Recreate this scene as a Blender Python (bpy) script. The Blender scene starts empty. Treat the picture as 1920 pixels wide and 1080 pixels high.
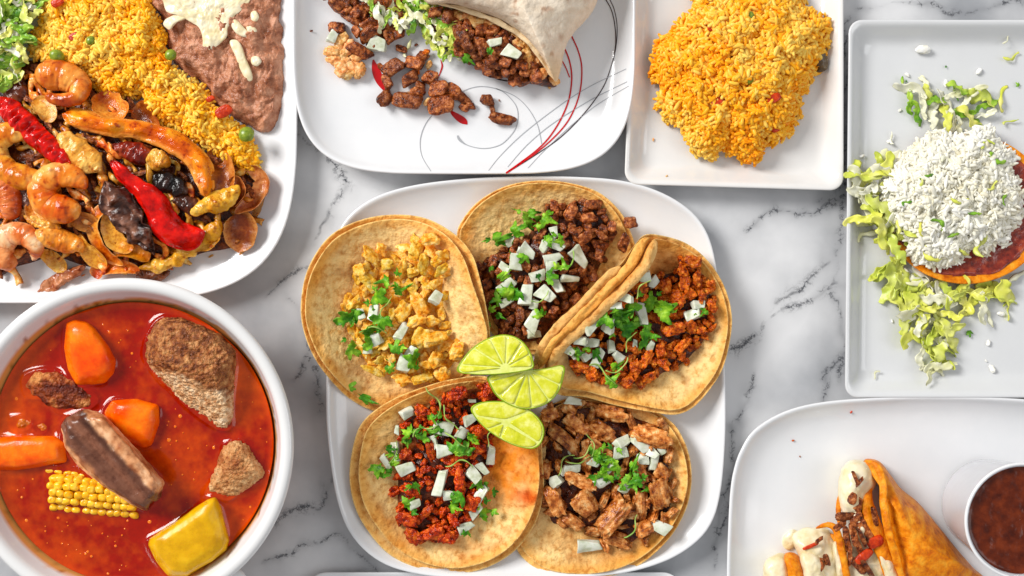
import bpy, bmesh, math, random
import numpy as np
from math import pi, sin, cos, radians
from mathutils import Vector, Matrix, Euler

scene = bpy.context.scene
col = scene.collection
S = 0.0004          # metres of table per photo pixel at table height
H = 0.85            # camera height above the table

# ---------------------------------------------------------------- camera
cam_d = bpy.data.cameras.new('camera')
cam = bpy.data.objects.new('camera', cam_d)
col.objects.link(cam)
cam.location = (0, 0, H)
cam_d.sensor_width = 36
cam_d.lens = 36 * H / (1920 * S)
cam_d.clip_start = 0.01
cam_d.clip_end = 50
scene.camera = cam
# ---------------------------------------------------------------- world and lamps
w = bpy.data.worlds.new('World'); scene.world = w; w.use_nodes = True
w.node_tree.nodes['Background'].inputs[0].default_value = (0.97, 0.98, 1.0, 1)
w.node_tree.nodes['Background'].inputs[1].default_value = 0.45

def area_light(name, loc, target, sx, sy, power, color=(1, 1, 1)):
    d = bpy.data.lights.new(name, 'AREA'); d.shape = 'RECTANGLE'; d.size = sx; d.size_y = sy
    d.energy = power; d.color = color
    o = bpy.data.objects.new(name, d); col.objects.link(o); o.location = loc
    o.rotation_euler = (Vector(target) - Vector(loc)).to_track_quat('-Z', 'Y').to_euler()
    return o
area_light('window_light', (-2.6, 1.7, 2.3), (0, 0, 0), 1.35, 1.35, 180, (1.0, 0.985, 0.96))
area_light('room_light', (2.4, -0.2, 2.3), (0, 0, 0), 1.4, 1.4, 16, (0.97, 0.98, 1.0))
scene.view_settings.view_transform = 'Standard'
scene.view_settings.look = 'None'
scene.view_settings.exposure = 0.0
scene.view_settings.gamma = 1.0

# ---------------------------------------------------------------- numeric helpers
def P(px, py, z=0.0):
    k = S * (H - z) / H
    return (px - 960) * k, (540 - py) * k, z

def lin(c):
    c = np.asarray(c, float) / 255.0
    return np.where(c <= 0.04045, c / 12.92, ((c + 0.055) / 1.055) ** 2.4)

def _h(i, j, k, s):
    n = (i * 374761393 + j * 668265263 + k * 2147483647 + s * 974634777) & 0xffffffff
    n = ((n ^ (n >> 13)) * 1274126177) & 0xffffffff
    n = ((n ^ (n >> 15)) * 2246822519) & 0xffffffff
    return ((n ^ (n >> 16)) & 0xffffff) / float(0xffffff)

def vnoise(p, s=0):
    p = np.asarray(p, float) + 1000.0
    i = np.floor(p).astype(np.int64); f = p - i; f = f * f * (3 - 2 * f)
    x, y, z = i[..., 0], i[..., 1], i[..., 2]
    fx, fy, fz = f[..., 0], f[..., 1], f[..., 2]
    def L(a, b, t): return a + (b - a) * t
    a = L(L(_h(x, y, z, s), _h(x + 1, y, z, s), fx), L(_h(x, y + 1, z, s), _h(x + 1, y + 1, z, s), fx), fy)
    b = L(L(_h(x, y, z + 1, s), _h(x + 1, y, z + 1, s), fx), L(_h(x, y + 1, z + 1, s), _h(x + 1, y + 1, z + 1, s), fx), fy)
    return L(a, b, fz) * 2 - 1

def fbm(p, s=0, o=3):
    r = 0; a = 1.0; t = 0; p = np.asarray(p, float)
    for k in range(o):
        r = r + a * vnoise(p * 2 ** k, s + k * 17); t += a; a *= 0.5
    return r / t

def v3(x, y, z=0.0):
    x = np.asarray(x, float)
    return np.stack([x, np.broadcast_to(y, x.shape), np.broadcast_to(z, x.shape)], -1)

def sm(a, b, x):
    t = np.clip((x - a) / (b - a), 0, 1); return t * t * (3 - 2 * t)

def spline(pts, n, closed=True, smooth=True):
    p = np.array(pts, float); m = len(p)
    if smooth:
        out = []
        segs = m if closed else m - 1
        for i in range(segs):
            if closed: a, b, c, d = p[(i - 1) % m], p[i], p[(i + 1) % m], p[(i + 2) % m]
            else: a, b, c, d = p[max(i - 1, 0)], p[i], p[i + 1], p[min(i + 2, m - 1)]
            for t in np.linspace(0, 1, 16, endpoint=False):
                out.append(0.5 * (2 * b + (c - a) * t + (2 * a - 5 * b + 4 * c - d) * t * t + (3 * b - a - 3 * c + d) * t ** 3))
        if not closed: out.append(p[-1])
        q = np.array(out)
    else: q = p
    if closed: q = np.vstack([q, q[:1]])
    s = np.r_[0, np.cumsum(np.linalg.norm(np.diff(q[:, :2], axis=0), axis=1))]
    u = np.linspace(0, s[-1], n, endpoint=not closed)
    return np.stack([np.interp(u, s, q[:, k]) for k in range(q.shape[1])], 1)

def centroid(q):
    x, y = q[:, 0], q[:, 1]; x2, y2 = np.roll(x, -1), np.roll(y, -1)
    c = x * y2 - x2 * y; A = c.sum() / 2
    return np.array([((x + x2) * c).sum() / (6 * A), ((y + y2) * c).sum() / (6 * A)])

class Reg:
    """a closed outline in photo pixels, star-shaped about its centre"""
    def __init__(s, pts, smooth=True, n=160, c=None, round_=0):
        s.q = spline(pts, n, True, smooth)
        for _ in range(round_):
            s.q = (np.roll(s.q, 1, 0) + 2 * s.q + np.roll(s.q, -1, 0)) / 4
        s.c = np.array(c, float) if c is not None else centroid(s.q)
        d = s.q[:, :2] - s.c; a = np.arctan2(d[:, 1], d[:, 0]); r = np.hypot(d[:, 0], d[:, 1])
        k = np.argsort(a); a, r = a[k], r[k]
        s.a = np.r_[a[-1] - 2 * pi, a, a[0] + 2 * pi]; s.r = np.r_[r[-1], r, r[0]]
        s.mr = r.mean()
        s.e = [np.r_[s.q[k][-1, j], s.q[k][:, j], s.q[k][0, j]] for j in range(2, s.q.shape[1])]
    def t(s, px, py):
        dx, dy = np.asarray(px, float) - s.c[0], np.asarray(py, float) - s.c[1]
        return np.hypot(dx, dy) / np.interp(np.arctan2(dy, dx), s.a, s.r)
    def extra(s, px, py, j=0):
        dx, dy = np.asarray(px, float) - s.c[0], np.asarray(py, float) - s.c[1]
        return np.interp(np.arctan2(dy, dx), s.a, s.e[j])

# ---------------------------------------------------------------- object helpers
def make_mesh(name, v, f, mat=None, smooth=True, tint=None):
    me = bpy.data.meshes.new(name)
    v = np.asarray(v, float)
    if isinstance(f, np.ndarray):
        k = f.shape[1]
        me.vertices.add(len(v)); me.vertices.foreach_set('co', v.ravel())
        me.loops.add(f.size); me.loops.foreach_set('vertex_index', f.ravel().astype(np.int32))
        me.polygons.add(len(f)); me.polygons.foreach_set('loop_start', np.arange(0, f.size, k, dtype=np.int32))
        me.polygons.foreach_set('loop_total', np.full(len(f), k, np.int32))
        me.update(calc_edges=True); me.validate()
    else:
        me.from_pydata(v.tolist(), [], [list(map(int, x)) for x in f]); me.update()
    if smooth: me.polygons.foreach_set('use_smooth', np.ones(len(me.polygons), bool))
    if tint is not None:
        a = me.attributes.new('tint', 'FLOAT_COLOR', 'POINT')
        t = np.ones((len(v), 4)); t[:, :3] = tint; a.data.foreach_set('color', t.ravel())
    if mat: me.materials.append(mat)
    return me

ALL = []
def link(name, data, parent=None, label=None, cat=None, group=None, kind=None):
    o = bpy.data.objects.new(name, data); col.objects.link(o)
    if parent is not None: o.parent = parent
    if label: o['label'] = label
    if cat: o['category'] = cat
    if group: o['group'] = group
    if kind: o['kind'] = kind
    if parent is None: ALL.append(o)
    return o

def empty(name, loc, label, cat, group=None):
    o = link(name, None, None, label, cat, group); o.location = loc; o.empty_display_size = 0.01
    return o

def solid(name, v, f, mat, parent=None, tint=None, smooth=True, center=True, **kw):
    """one mesh object, its origin moved to its own base"""
    v = np.asarray(v, float)
    if center and parent is None:
        c = np.array([v[:, 0].mean(), v[:, 1].mean(), v[:, 2].min()])
    elif parent is not None: c = np.array(parent.location)
    else: c = np.zeros(3)
    me = make_mesh(name, v - c, f, mat, smooth, tint)
    o = link(name, me, parent, **kw)
    if parent is None: o.location = c
    return o

def ring_faces(nr, na, closed=True, off=0):
    i = np.arange(nr - 1)[:, None]; j = np.arange(na if closed else na - 1)[None, :]
    j2 = (j + 1) % na
    a = i * na + j; b = i * na + j2; c = (i + 1) * na + j2; d = (i + 1) * na + j
    return np.stack([a, b, c, d], -1).reshape(-1, 4) + off

# ---------------------------------------------------------------- materials
def _n(nt, t, **k):
    n = nt.nodes.new(t)
    for a, b in k.items(): setattr(n, a, b)
    return n

def M(name, cols, scale=250, detail=5, rough=0.45, bump=0.4, bscale=900, bd=0.0006, coat=0.0, sss=0.0,
      sssr=(0.004, 0.002, 0.001), tint=False, lo=0.32, hi=0.68, vary=0.12, trans=0.0, spec=0.5, stretch=None,
      voro=0.0, vscale=400, ior=1.45, rvar=0.0, hue=0.0, coatr=0.08):
    m = bpy.data.materials.new(name); m.use_nodes = True; nt = m.node_tree; L = nt.links.new
    b = nt.nodes['Principled BSDF']
    if stretch:
        tc = _n(nt, 'ShaderNodeTexCoord').outputs['Object']
        mp = _n(nt, 'ShaderNodeMapping'); mp.inputs['Scale'].default_value = stretch; L(tc, mp.inputs[0]); pos = mp.outputs[0]
    else: pos = _n(nt, 'ShaderNodeNewGeometry').outputs['Position']
    no = _n(nt, 'ShaderNodeTexNoise'); no.inputs['Scale'].default_value = scale; no.inputs['Detail'].default_value = detail
    no.inputs['Roughness'].default_value = 0.6
    L(pos, no.inputs['Vector'])
    r = _n(nt, 'ShaderNodeValToRGB'); L(no.outputs[0], r.inputs[0])
    e = r.color_ramp.elements
    for k, c in enumerate(cols):
        p = lo + (hi - lo) * k / max(1, len(cols) - 1)
        if k < 2: e[k].position = p; el = e[k]
        else: el = e.new(p)
        el.color = (*lin(c), 1)
    if len(cols) == 1: e[1].color = (*lin(cols[0]), 1); 
    out = r.outputs[0]
    if tint:
        at = _n(nt, 'ShaderNodeAttribute', attribute_name='tint')
        mx = _n(nt, 'ShaderNodeMix', data_type='RGBA', blend_type='MULTIPLY'); mx.inputs[0].default_value = 1
        L(at.outputs['Color'], mx.inputs[6]); L(out, mx.inputs[7]); out = mx.outputs[2]
    if vary or hue:
        oi = _n(nt, 'ShaderNodeObjectInfo')
        mr = _n(nt, 'ShaderNodeMapRange'); L(oi.outputs['Random'], mr.inputs[0])
        mr.inputs[3].default_value = 1 - vary; mr.inputs[4].default_value = 1 + vary
        hs = _n(nt, 'ShaderNodeHueSaturation'); L(mr.outputs[0], hs.inputs['Value']); L(out, hs.inputs['Color']); out = hs.outputs[0]
        if hue:
            mh = _n(nt, 'ShaderNodeMapRange'); L(oi.outputs['Random'], mh.inputs[0])
            mh.inputs[3].default_value = 0.5 + hue; mh.inputs[4].default_value = 0.5 - hue; L(mh.outputs[0], hs.inputs['Hue'])
    L(out, b.inputs['Base Color'])
    b.inputs['Roughness'].default_value = rough
    if rvar:
        mr2 = _n(nt, 'ShaderNodeMapRange'); L(no.outputs[0], mr2.inputs[0]); mr2.inputs[1].default_value = 0.3; mr2.inputs[2].default_value = 0.7
        mr2.inputs[3].default_value = max(0.05, rough - rvar); mr2.inputs[4].default_value = min(1, rough + rvar); L(mr2.outputs[0], b.inputs['Roughness'])
    b.inputs['Specular IOR Level'].default_value = spec
    b.inputs['IOR'].default_value = ior
    b.inputs['Coat Weight'].default_value = coat; b.inputs['Coat Roughness'].default_value = coatr
    b.inputs['Transmission Weight'].default_value = trans
    if sss:
        b.inputs['Subsurface Weight'].default_value = sss; b.inputs['Subsurface Radius'].default_value = tuple(x / 0.004 for x in sssr)
        b.inputs['Subsurface Scale'].default_value = 0.004
    if bump:
        n2 = _n(nt, 'ShaderNodeTexNoise'); n2.inputs['Scale'].default_value = bscale; n2.inputs['Detail'].default_value = 4; L(pos, n2.inputs['Vector'])
        bp = _n(nt, 'ShaderNodeBump'); bp.inputs['Strength'].default_value = bump; bp.inputs['Distance'].default_value = bd
        hgt = n2.outputs[0]
        if voro:
            vo = _n(nt, 'ShaderNodeTexVoronoi', feature='SMOOTH_F1'); vo.inputs['Scale'].default_value = vscale; L(pos, vo.inputs['Vector'])
            ma = _n(nt, 'ShaderNodeMath', operation='MULTIPLY_ADD'); L(vo.outputs[0], ma.inputs[0]); ma.inputs[1].default_value = -voro; L(n2.outputs[0], ma.inputs[2]); hgt = ma.outputs[0]
        L(hgt, bp.inputs['Height']); L(bp.outputs[0], b.inputs['Normal'])
        if coat: L(bp.outputs[0], b.inputs['Coat Normal'])
    return m

W3 = (255, 255, 255)
MAT = dict(
    porcelain=M('porcelain', [(225, 226, 228), (232, 232, 233)], scale=20, rough=0.16, bump=0, vary=0, coat=0.3, coatr=0.04),
    porcelain_warm=M('porcelain_warm', [(224, 222, 219), (231, 229, 226)], scale=20, rough=0.1, bump=0, vary=0, coat=0.5, coatr=0.03),
    porcelain_cool=M('porcelain_cool', [(212, 213, 214), (217, 218, 219)], scale=20, rough=0.14, bump=0, vary=0, coat=0.4, coatr=0.03),
    tortilla=M('corn_tortilla', [(222, 198, 168), (246, 240, 232), (255, 255, 255)], scale=210, detail=8, rough=0.62, bump=0.9, bscale=300, bd=0.0018, tint=True, vary=0, lo=0.36, hi=0.56, spec=0.18, voro=0.4, vscale=230),
    flour=M('flour_tortilla', [(236, 230, 222), (255, 255, 255)], scale=160, rough=0.6, bump=0.9, bscale=260, bd=0.0012, tint=True, vary=0, spec=0.3),
    steak=M('browned_steak', [(46, 12, 2), (108, 46, 14), (160, 84, 36), (206, 134, 78)], scale=300, rough=0.22, bump=1.0, bscale=700, bd=0.0011, vary=0.3, coat=0.0, rvar=0.12, spec=0.35),
    chicken=M('yellow_chicken', [(200, 112, 4), (234, 164, 34), (244, 196, 88), (248, 220, 150)], scale=220, rough=0.26, bump=0.9, bscale=520, bd=0.0011, vary=0.15, hue=0.012, spec=0.25),
    pastor=M('orange_pork', [(92, 24, 0), (180, 68, 4), (226, 112, 16), (244, 160, 56)], scale=260, rough=0.22, bump=1.0, bscale=560, bd=0.0014, vary=0.25, rvar=0.12, spec=0.3, voro=0.6, vscale=500),
    chorizo=M('red_pork', [(84, 10, 0), (168, 40, 2), (220, 82, 6), (240, 122, 26)], scale=240, rough=0.2, bump=1.0, bscale=560, bd=0.0014, vary=0.25, rvar=0.12, spec=0.32, voro=0.5, vscale=450),
    carnitas=M('roast_pork', [(88, 32, 6), (166, 86, 28), (216, 140, 70), (244, 196, 134)], scale=200, rough=0.2, bump=0.8, bscale=340, bd=0.0014, vary=0.22, coat=0.0, rvar=0.12, lo=0.3, hi=0.68, spec=0.35),
    onion=M('raw_onion', [(184, 190, 156), (212, 216, 194), (228, 230, 217)], scale=160, rough=0.25, bump=0.15, bscale=600, vary=0.05, sss=0, coat=0.1, spec=0.4),
    cilantro=M('cilantro_green', [(40, 96, 8), (88, 152, 20), (150, 200, 56)], scale=140, rough=0.4, bump=0.4, bscale=700, vary=0.3, hue=0.02, spec=0.3),
    stem=M('herb_stem', [(110, 160, 50), (190, 210, 110)], scale=100, rough=0.4, bump=0, vary=0.15),
    lettuce=M('shredded_lettuce', [(180, 196, 48), (212, 216, 92), (234, 232, 156)], scale=60, rough=0.35, bump=0.3, bscale=500, vary=0.12, hue=0.015, sss=0, lo=0.25, hi=0.75),
    lettuce_pale=M('pale_lettuce', [(214, 212, 156), (228, 226, 196), (236, 234, 218)], scale=60, rough=0.35, bump=0.3, bscale=500, vary=0.05, sss=0),
    lettuce_dark=M('green_lettuce', [(60, 120, 20), (130, 175, 40), (190, 210, 80)], scale=90, rough=0.4, bump=0.3, bscale=500, vary=0.2),
    rice=M('seasoned_rice', [(246, 246, 246), W3], scale=500, rough=0.3, bump=0, tint=True, vary=0, sss=0, spec=0.2),
    beans=M('refried_beans', [(130, 70, 42), (182, 120, 88), (212, 156, 124)], scale=110, rough=0.26, bump=0.8, bscale=360, bd=0.002, vary=0, coat=0.0, spec=0.35, rvar=0.1),
    cheese=M('melted_cheese', [(222, 202, 150), (236, 222, 184), (240, 230, 204)], scale=90, rough=0.3, bump=0.25, bscale=300, vary=0.03, sss=0, coat=0.0),
    crumble=M('white_cheese', [(238, 232, 212), (250, 248, 240), W3], scale=300, rough=0.5, bump=0.5, bscale=900, vary=0.03, sss=0),
    sauce_dark=M('pan_sauce', [(34, 9, 3), (84, 32, 10), (138, 68, 24)], scale=180, rough=0.2, bump=0.8, bscale=400, bd=0.0012, vary=0, spec=0.4),
    lime_rind=M('lime_rind', [(118, 152, 2), (160, 184, 14)], scale=200, rough=0.3, bump=0.3, bscale=1200, bd=0.0003, vary=0.05),
    lime_pith=M('lime_pith', [(208, 214, 92), (226, 230, 140)], scale=300, rough=0.4, bump=0.2, vary=0, sss=0),
    lime_flesh=M('lime_flesh', [(192, 196, 14), (214, 214, 50), (236, 234, 130)], scale=140, rough=0.1, bump=0.18, bscale=380, bd=0.0007, vary=0.03, spec=0.5, coat=0.25),
    pepper_red=M('red_pepper', [(140, 2, 0), (206, 8, 2), (232, 30, 12)], scale=110, rough=0.12, bump=0.8, bscale=180, bd=0.0014, vary=0.05, coat=0.0, spec=0.4),
    fajita_onion=M('cooked_onion', [(200, 150, 110), (240, 222, 198), W3], scale=3.0, stretch=(150, 150, 150), rough=0.18, bump=0.6, bscale=6, bd=0.0006, tint=True, vary=0, coat=0.0, lo=0.3, hi=0.6, hue=0.01, spec=0.4),
    shrimp=M('grilled_shrimp', [(196, 140, 104), (244, 226, 208), W3], scale=180, rough=0.15, bump=0.5, bscale=420, bd=0.0009, tint=True, vary=0, coat=0.0, lo=0.32, hi=0.5, spec=0.4),
    sliver=M('amber_onion', [(120, 40, 4), (190, 96, 18), (230, 150, 52), (248, 206, 130)], scale=160, rough=0.15, bump=0.7, bscale=400, bd=0.0008, vary=0.25, hue=0.015, spec=0.4),
    glaze=M('glazed_pieces', [(176, 108, 70), (238, 218, 196), W3], scale=200, detail=7, rough=0.15, bump=0.8, bscale=260, bd=0.0013, tint=True, vary=0.0, coat=0.0, lo=0.32, hi=0.52, rvar=0.1, spec=0.38),
    carrot=M('boiled_carrot', [(228, 62, 0), (250, 98, 0), (255, 130, 8)], scale=50, rough=0.24, bump=0.45, bscale=420, rvar=0.1, vary=0.04, sss=0.15, sssr=(0.004, 0.0016, 0.0003), spec=0.35),
    squash=M('yellow_squash', [(196, 142, 0), (220, 166, 2), (236, 190, 26)], scale=60, rough=0.3, bump=0.35, bscale=260, rvar=0.1, vary=0, sss=0.25, sssr=(0.004, 0.003, 0.0004), coat=0.0, spec=0.35),
    corn=M('corn_kernel', [(226, 146, 0), (244, 184, 24), (250, 206, 76)], scale=240, rough=0.2, bump=0.1, vary=0.1, sss=0, coat=0.0, spec=0.4),
    beef=M('boiled_beef', [(184, 142, 108), (236, 216, 196), (253, 248, 243), W3], scale=330, rough=0.38, bump=1.0, bscale=800, bd=0.0018, tint=True, vary=0, coat=0.0, spec=0.4, voro=1.1, vscale=420),
    beef_fibre=M('beef_fibre', [(200, 176, 160), (246, 240, 236), W3], scale=200, rough=0.3, bump=0.4, bscale=900, bd=0.0006, tint=True, vary=0, spec=0.5),
    crust=M('fried_tortilla', [(190, 88, 0), (232, 134, 6), (246, 168, 44)], scale=150, detail=8, rough=0.4, bump=0.8, bscale=500, bd=0.001, vary=0.03, spec=0.25),
    print_red=M('print_red', [(190, 8, 16), (200, 12, 20)], rough=0.2, bump=0, vary=0),
    print_grey=M('print_grey', [(160, 162, 166), (172, 174, 178)], rough=0.2, bump=0, vary=0),
    print_dark=M('print_dark', [(52, 34, 36), (64, 44, 46)], rough=0.2, bump=0, vary=0),
    pea=M('green_pea', [(96, 120, 20), (150, 165, 50)], scale=400, rough=0.3, bump=0.1, vary=0.1, sss=0),
    tomato=M('tomato_bit', [(160, 30, 4), (220, 70, 14)], scale=300, rough=0.25, bump=0.8, bscale=600, vary=0.1, coat=0.0, spec=0.4),
    plastic=M('clear_plastic', [(240, 240, 242), (245, 245, 247)], rough=0.12, bump=0, vary=0, trans=0.75, ior=1.2),
    salsa=M('brown_salsa', [(66, 16, 0), (92, 30, 3), (116, 44, 10)], scale=120, rough=0.12, bump=0.12, bscale=500, vary=0, spec=0.35),
)
def sheen(name, cols, **k):
    MAT[name] = M(name, cols, **k); return MAT[name]
# ---------------------------------------------------------------- builders
def sheet(name, outline, zf, thick, mat, nr=44, na=160, parent=None, tint=None, smooth=True, c=None, rough=0.0, seed=0, **kw):
    """a curved slab: outline in photo pixels, upper face at zf(px, py, t)"""
    R = outline if isinstance(outline, Reg) else Reg(outline, smooth, na, c)
    na = len(R.q); rr = np.r_[0.004, np.linspace(0.03, 1, nr)]
    px = R.c[0] + (R.q[None, :, 0] - R.c[0]) * rr[:, None]; py = R.c[1] + (R.q[None, :, 1] - R.c[1]) * rr[:, None]
    T = np.broadcast_to(rr[:, None], px.shape)
    z = zf(px, py, T)
    if rough: z = z + rough * fbm(v3(px * 0.05, py * 0.05, seed), seed, 4)
    n0 = len(rr)
    # rounded edge, then the underside
    ex = [(1.003, 0.25), (1.004, 0.6), (0.998, 0.95)]
    X = [px]; Y = [py]; Z = [z]
    for k, d in ex:
        X.append((R.c[0] + (R.q[:, 0] - R.c[0]) * k)[None]); Y.append((R.c[1] + (R.q[:, 1] - R.c[1]) * k)[None]); Z.append(z[-1:] - thick * d)
    X.append(px[::-4]); Y.append(py[::-4]); Z.append(z[::-4] - thick)
    X, Y, Z = np.vstack(X), np.vstack(Y), np.vstack(Z)
    k = S * (H - Z) / H
    v = np.stack([(X - 960) * k, (540 - Y) * k, Z], -1).reshape(-1, 3)
    f = ring_faces(len(X), na)
    tc = None
    if tint is not None:
        tc = np.asarray(tint(X, Y, np.hypot(X - R.c[0], Y - R.c[1]) / np.maximum(1e-6, np.hypot(R.q[None, :, 0] - R.c[0], R.q[None, :, 1] - R.c[1])))).reshape(-1, 3)
    f = f[:, ::-1]
    o = solid(name, v, f, mat, parent, tc, **kw)
    return o, R

def lump(name, outline, z0, z1, mat, p=2.6, q=2.0, nr=22, na=96, amp=0.0, fs=0.06, tilt=(0, 0), parent=None, tint=None, smooth=True, round_=1, seed=0, skirt=4, horiz=0.6, c=None, cells=0.0, cs=0.1, under=0.004, oc=3, **kw):
    """a solid piece with a photo outline, standing on z0 and doming to z1"""
    R = Reg(outline, smooth, na, c, round_=round_)
    rr = np.r_[0.006, np.linspace(0.04, 0.9, nr) , 0.95, 0.98, 1.0]
    cxy = R.c; qx, qy = R.q[:, 0], R.q[:, 1]
    X = cxy[0] + (qx[None] - cxy[0]) * rr[:, None]; Y = cxy[1] + (qy[None] - cxy[1]) * rr[:, None]
    Z = z0 + (z1 - z0) * (np.clip(1 - rr ** p, 0, 1) ** (1 / q))[:, None] * np.ones_like(X)
    Z = Z + ((X - cxy[0]) * tilt[0] + (Y - cxy[1]) * tilt[1]) * 1e-3 * (1 - rr[:, None] ** 6)
    d = []
    for s_ in range(1, skirt + 1):
        k = 1 - 0.05 * s_ * s_ / skirt
        d.append((cxy[0] + (qx - cxy[0]) * k, cxy[1] + (qy - cxy[1]) * k, np.full(na, z0 - under * s_ / skirt)))
    X = np.vstack([X] + [a[0][None] for a in d]); Y = np.vstack([Y] + [a[1][None] for a in d]); Z = np.vstack([Z] + [a[2][None] for a in d])
    k = S * (H - Z) / H
    v = np.stack([(X - 960) * k, (540 - Y) * k, Z], -1)
    if amp:
        pn = v * (fs / S)
        n = fbm(pn, seed, oc)
        rad = np.stack([X - cxy[0], cxy[1] - Y], -1); rad = rad / np.maximum(1, np.linalg.norm(rad, axis=-1, keepdims=True))
        v[..., 2] += amp * n; v[..., :2] += rad * (amp * horiz * fbm(pn + 7.7, seed + 3, 3))[..., None]
    if cells:
        pn = v * (cs / S)
        v[..., 2] += cells * (1 - np.abs(vnoise(pn, seed + 9)) * 2.2)
    tc = None if tint is None else np.asarray(tint(X, Y, Z)).reshape(-1, 3)
    f = ring_faces(len(X), na)[:, ::-1]
    cap = (len(X) - 1) * na + np.arange(na)
    vv = np.vstack([v.reshape(-1, 3), v[-1].mean(0)[None]])
    if tc is not None: tc = np.vstack([tc, tc[-1:]])
    ci = len(vv) - 1
    capf = np.stack([cap, np.roll(cap, -1), np.full(na, ci), np.full(na, ci)], -1)
    faces = [tuple(x) for x in f] + [(int(a), int(ci), int(b)) for a, b in zip(cap, np.roll(cap, -1))]
    return solid(name, vv, faces, mat, parent, tc, **kw)

def sweep(name, path, mat, nl=40, nc=16, thick=2.0, cup=0.0, roll=0.0, amp=0.0, fs=0.08, parent=None, tint=None, wr=0.0, wf=0.25, seed=0, sq=2.0, ends=(0.25, 0.25), flat=False, twist=0.0, wn=0.0, fib=0.0, amp2=0.0, crease=0, **kw):
    """path rows: px, py, z[mm], width[px] ; thick in mm (or a row's 5th value)"""
    p = np.array(path, float)
    if p.shape[1] == 4: p = np.c_[p, np.full(len(p), thick)]
    q = spline(p, nl, False)
    x, y, _ = P(q[:, 0], q[:, 1], q[:, 2] / 1000.0)
    c = np.stack([x, y, q[:, 2] / 1000], 1)
    T = np.gradient(c, axis=0); T /= np.linalg.norm(T, axis=1, keepdims=True)
    side = np.cross(T, [0, 0, 1.0]); side /= np.maximum(1e-9, np.linalg.norm(side, axis=1, keepdims=True)); up = np.cross(side, T)
    s = np.linspace(0, 1, nl); a = radians(roll) + radians(twist) * (s - 0.5)
    sd = side * np.cos(a)[:, None] + up * np.sin(a)[:, None]; u2 = up * np.cos(a)[:, None] - side * np.sin(a)[:, None]
    tp = np.ones(nl)
    e0 = max(1e-6, ends[0]); e1 = max(1e-6, ends[1])
    tp = np.minimum(np.sqrt(np.clip(1 - (1 - np.clip(s / e0, 0, 1)) ** 2, 0, 1)), np.sqrt(np.clip(1 - (1 - np.clip((1 - s) / e1, 0, 1)) ** 2, 0, 1)))
    tp = np.maximum(tp, 0.06)
    arc0 = np.r_[0, np.cumsum(np.linalg.norm(np.diff(c, axis=0), axis=1))] / S
    if crease: tp = tp * (1 - 0.065 * np.exp(-(((s * crease) % 1) - 0.5) ** 2 / 0.006))
    tp = tp * (1 + wn * vnoise(v3(arc0 * 0.07, 0 * arc0, seed), seed + 2))
    hw = q[:, 3] * S * 0.5 * tp; ht = q[:, 4] / 1000 * 0.5 * np.maximum(tp, 0.3)
    th = np.linspace(0, 2 * pi, nc, endpoint=False)
    cu, su = np.sign(np.cos(th)) * np.abs(np.cos(th)) ** (2 / sq), np.sign(np.sin(th)) * np.abs(np.sin(th)) ** (2 / sq)
    A = cu[None] * hw[:, None]; B = su[None] * ht[:, None] - cup * hw[:, None] * (cu[None] ** 2 - 0.4)
    arc = np.r_[0, np.cumsum(np.linalg.norm(np.diff(c, axis=0), axis=1))] / S
    if wr: B = B + wr * 1e-3 * (vnoise(v3(arc[:, None] * wf + 0 * A, cu[None] * 1.3 + 0 * A, seed), seed))
    if fib: B = B + fib * 1e-3 * fbm(v3(arc[:, None] * 0.03 + 0 * A, cu[None] * 4.5 + 0 * A, seed), seed + 4, 3)
    v = c[:, None] + sd[:, None] * A[..., None] + u2[:, None] * B[..., None]
    if amp2: v = v + (sd[:, None] * cu[None, :, None] * 0.5 + u2[:, None] * su[None, :, None]) * (amp2 * 1e-3 * fbm(v * (0.17 / S), seed + 6, 3))[..., None]
    if amp:
        n = fbm(v * (fs / S), seed, 4)
        nn = sd[:, None] * cu[None, :, None] * 0.6 + u2[:, None] * su[None, :, None]
        v = v + nn * (amp * 1e-3 * n)[..., None]
    f = ring_faces(nl, nc)
    vv = np.vstack([v.reshape(-1, 3), v[0].mean(0)[None], v[-1].mean(0)[None]])
    i0, i1 = nl * nc, nl * nc + 1
    faces = [tuple(int(k) for k in r) for r in f]
    faces += [(i0, (j + 1) % nc, j) for j in range(nc)] + [(i1, (nl - 1) * nc + j, (nl - 1) * nc + (j + 1) % nc) for j in range(nc)]
    faces = [t[::-1] for t in faces] if False else faces
    tc = None
    if tint is not None:
        t_ = np.asarray(tint(np.broadcast_to(s[:, None], A.shape), np.broadcast_to(cu[None], A.shape), v)).reshape(-1, 3)
        tc = np.vstack([t_, t_[:1], t_[-1:]])
    return solid(name, vv, faces, mat, parent, tc, **kw)

# ---- a pool of small unit-sized pieces; their mesh data is shared
_bm = bmesh.new(); bmesh.ops.create_icosphere(_bm, subdivisions=4, radius=1)
ICO4 = np.array([v.co[:] for v in _bm.verts]); ICO4F = np.array([[v.index for v in f.verts] for f in _bm.faces]); _bm.free()
_bm = bmesh.new(); bmesh.ops.create_icosphere(_bm, subdivisions=3, radius=1)
ICO3 = np.array([v.co[:] for v in _bm.verts]); ICO3F = np.array([[v.index for v in f.verts] for f in _bm.faces]); _bm.free()
_bm = bmesh.new(); bmesh.ops.create_icosphere(_bm, subdivisions=2, radius=1)
ICO2 = np.array([v.co[:] for v in _bm.verts]); ICO2F = np.array([[v.index for v in f.verts] for f in _bm.faces]); _bm.free()

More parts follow.
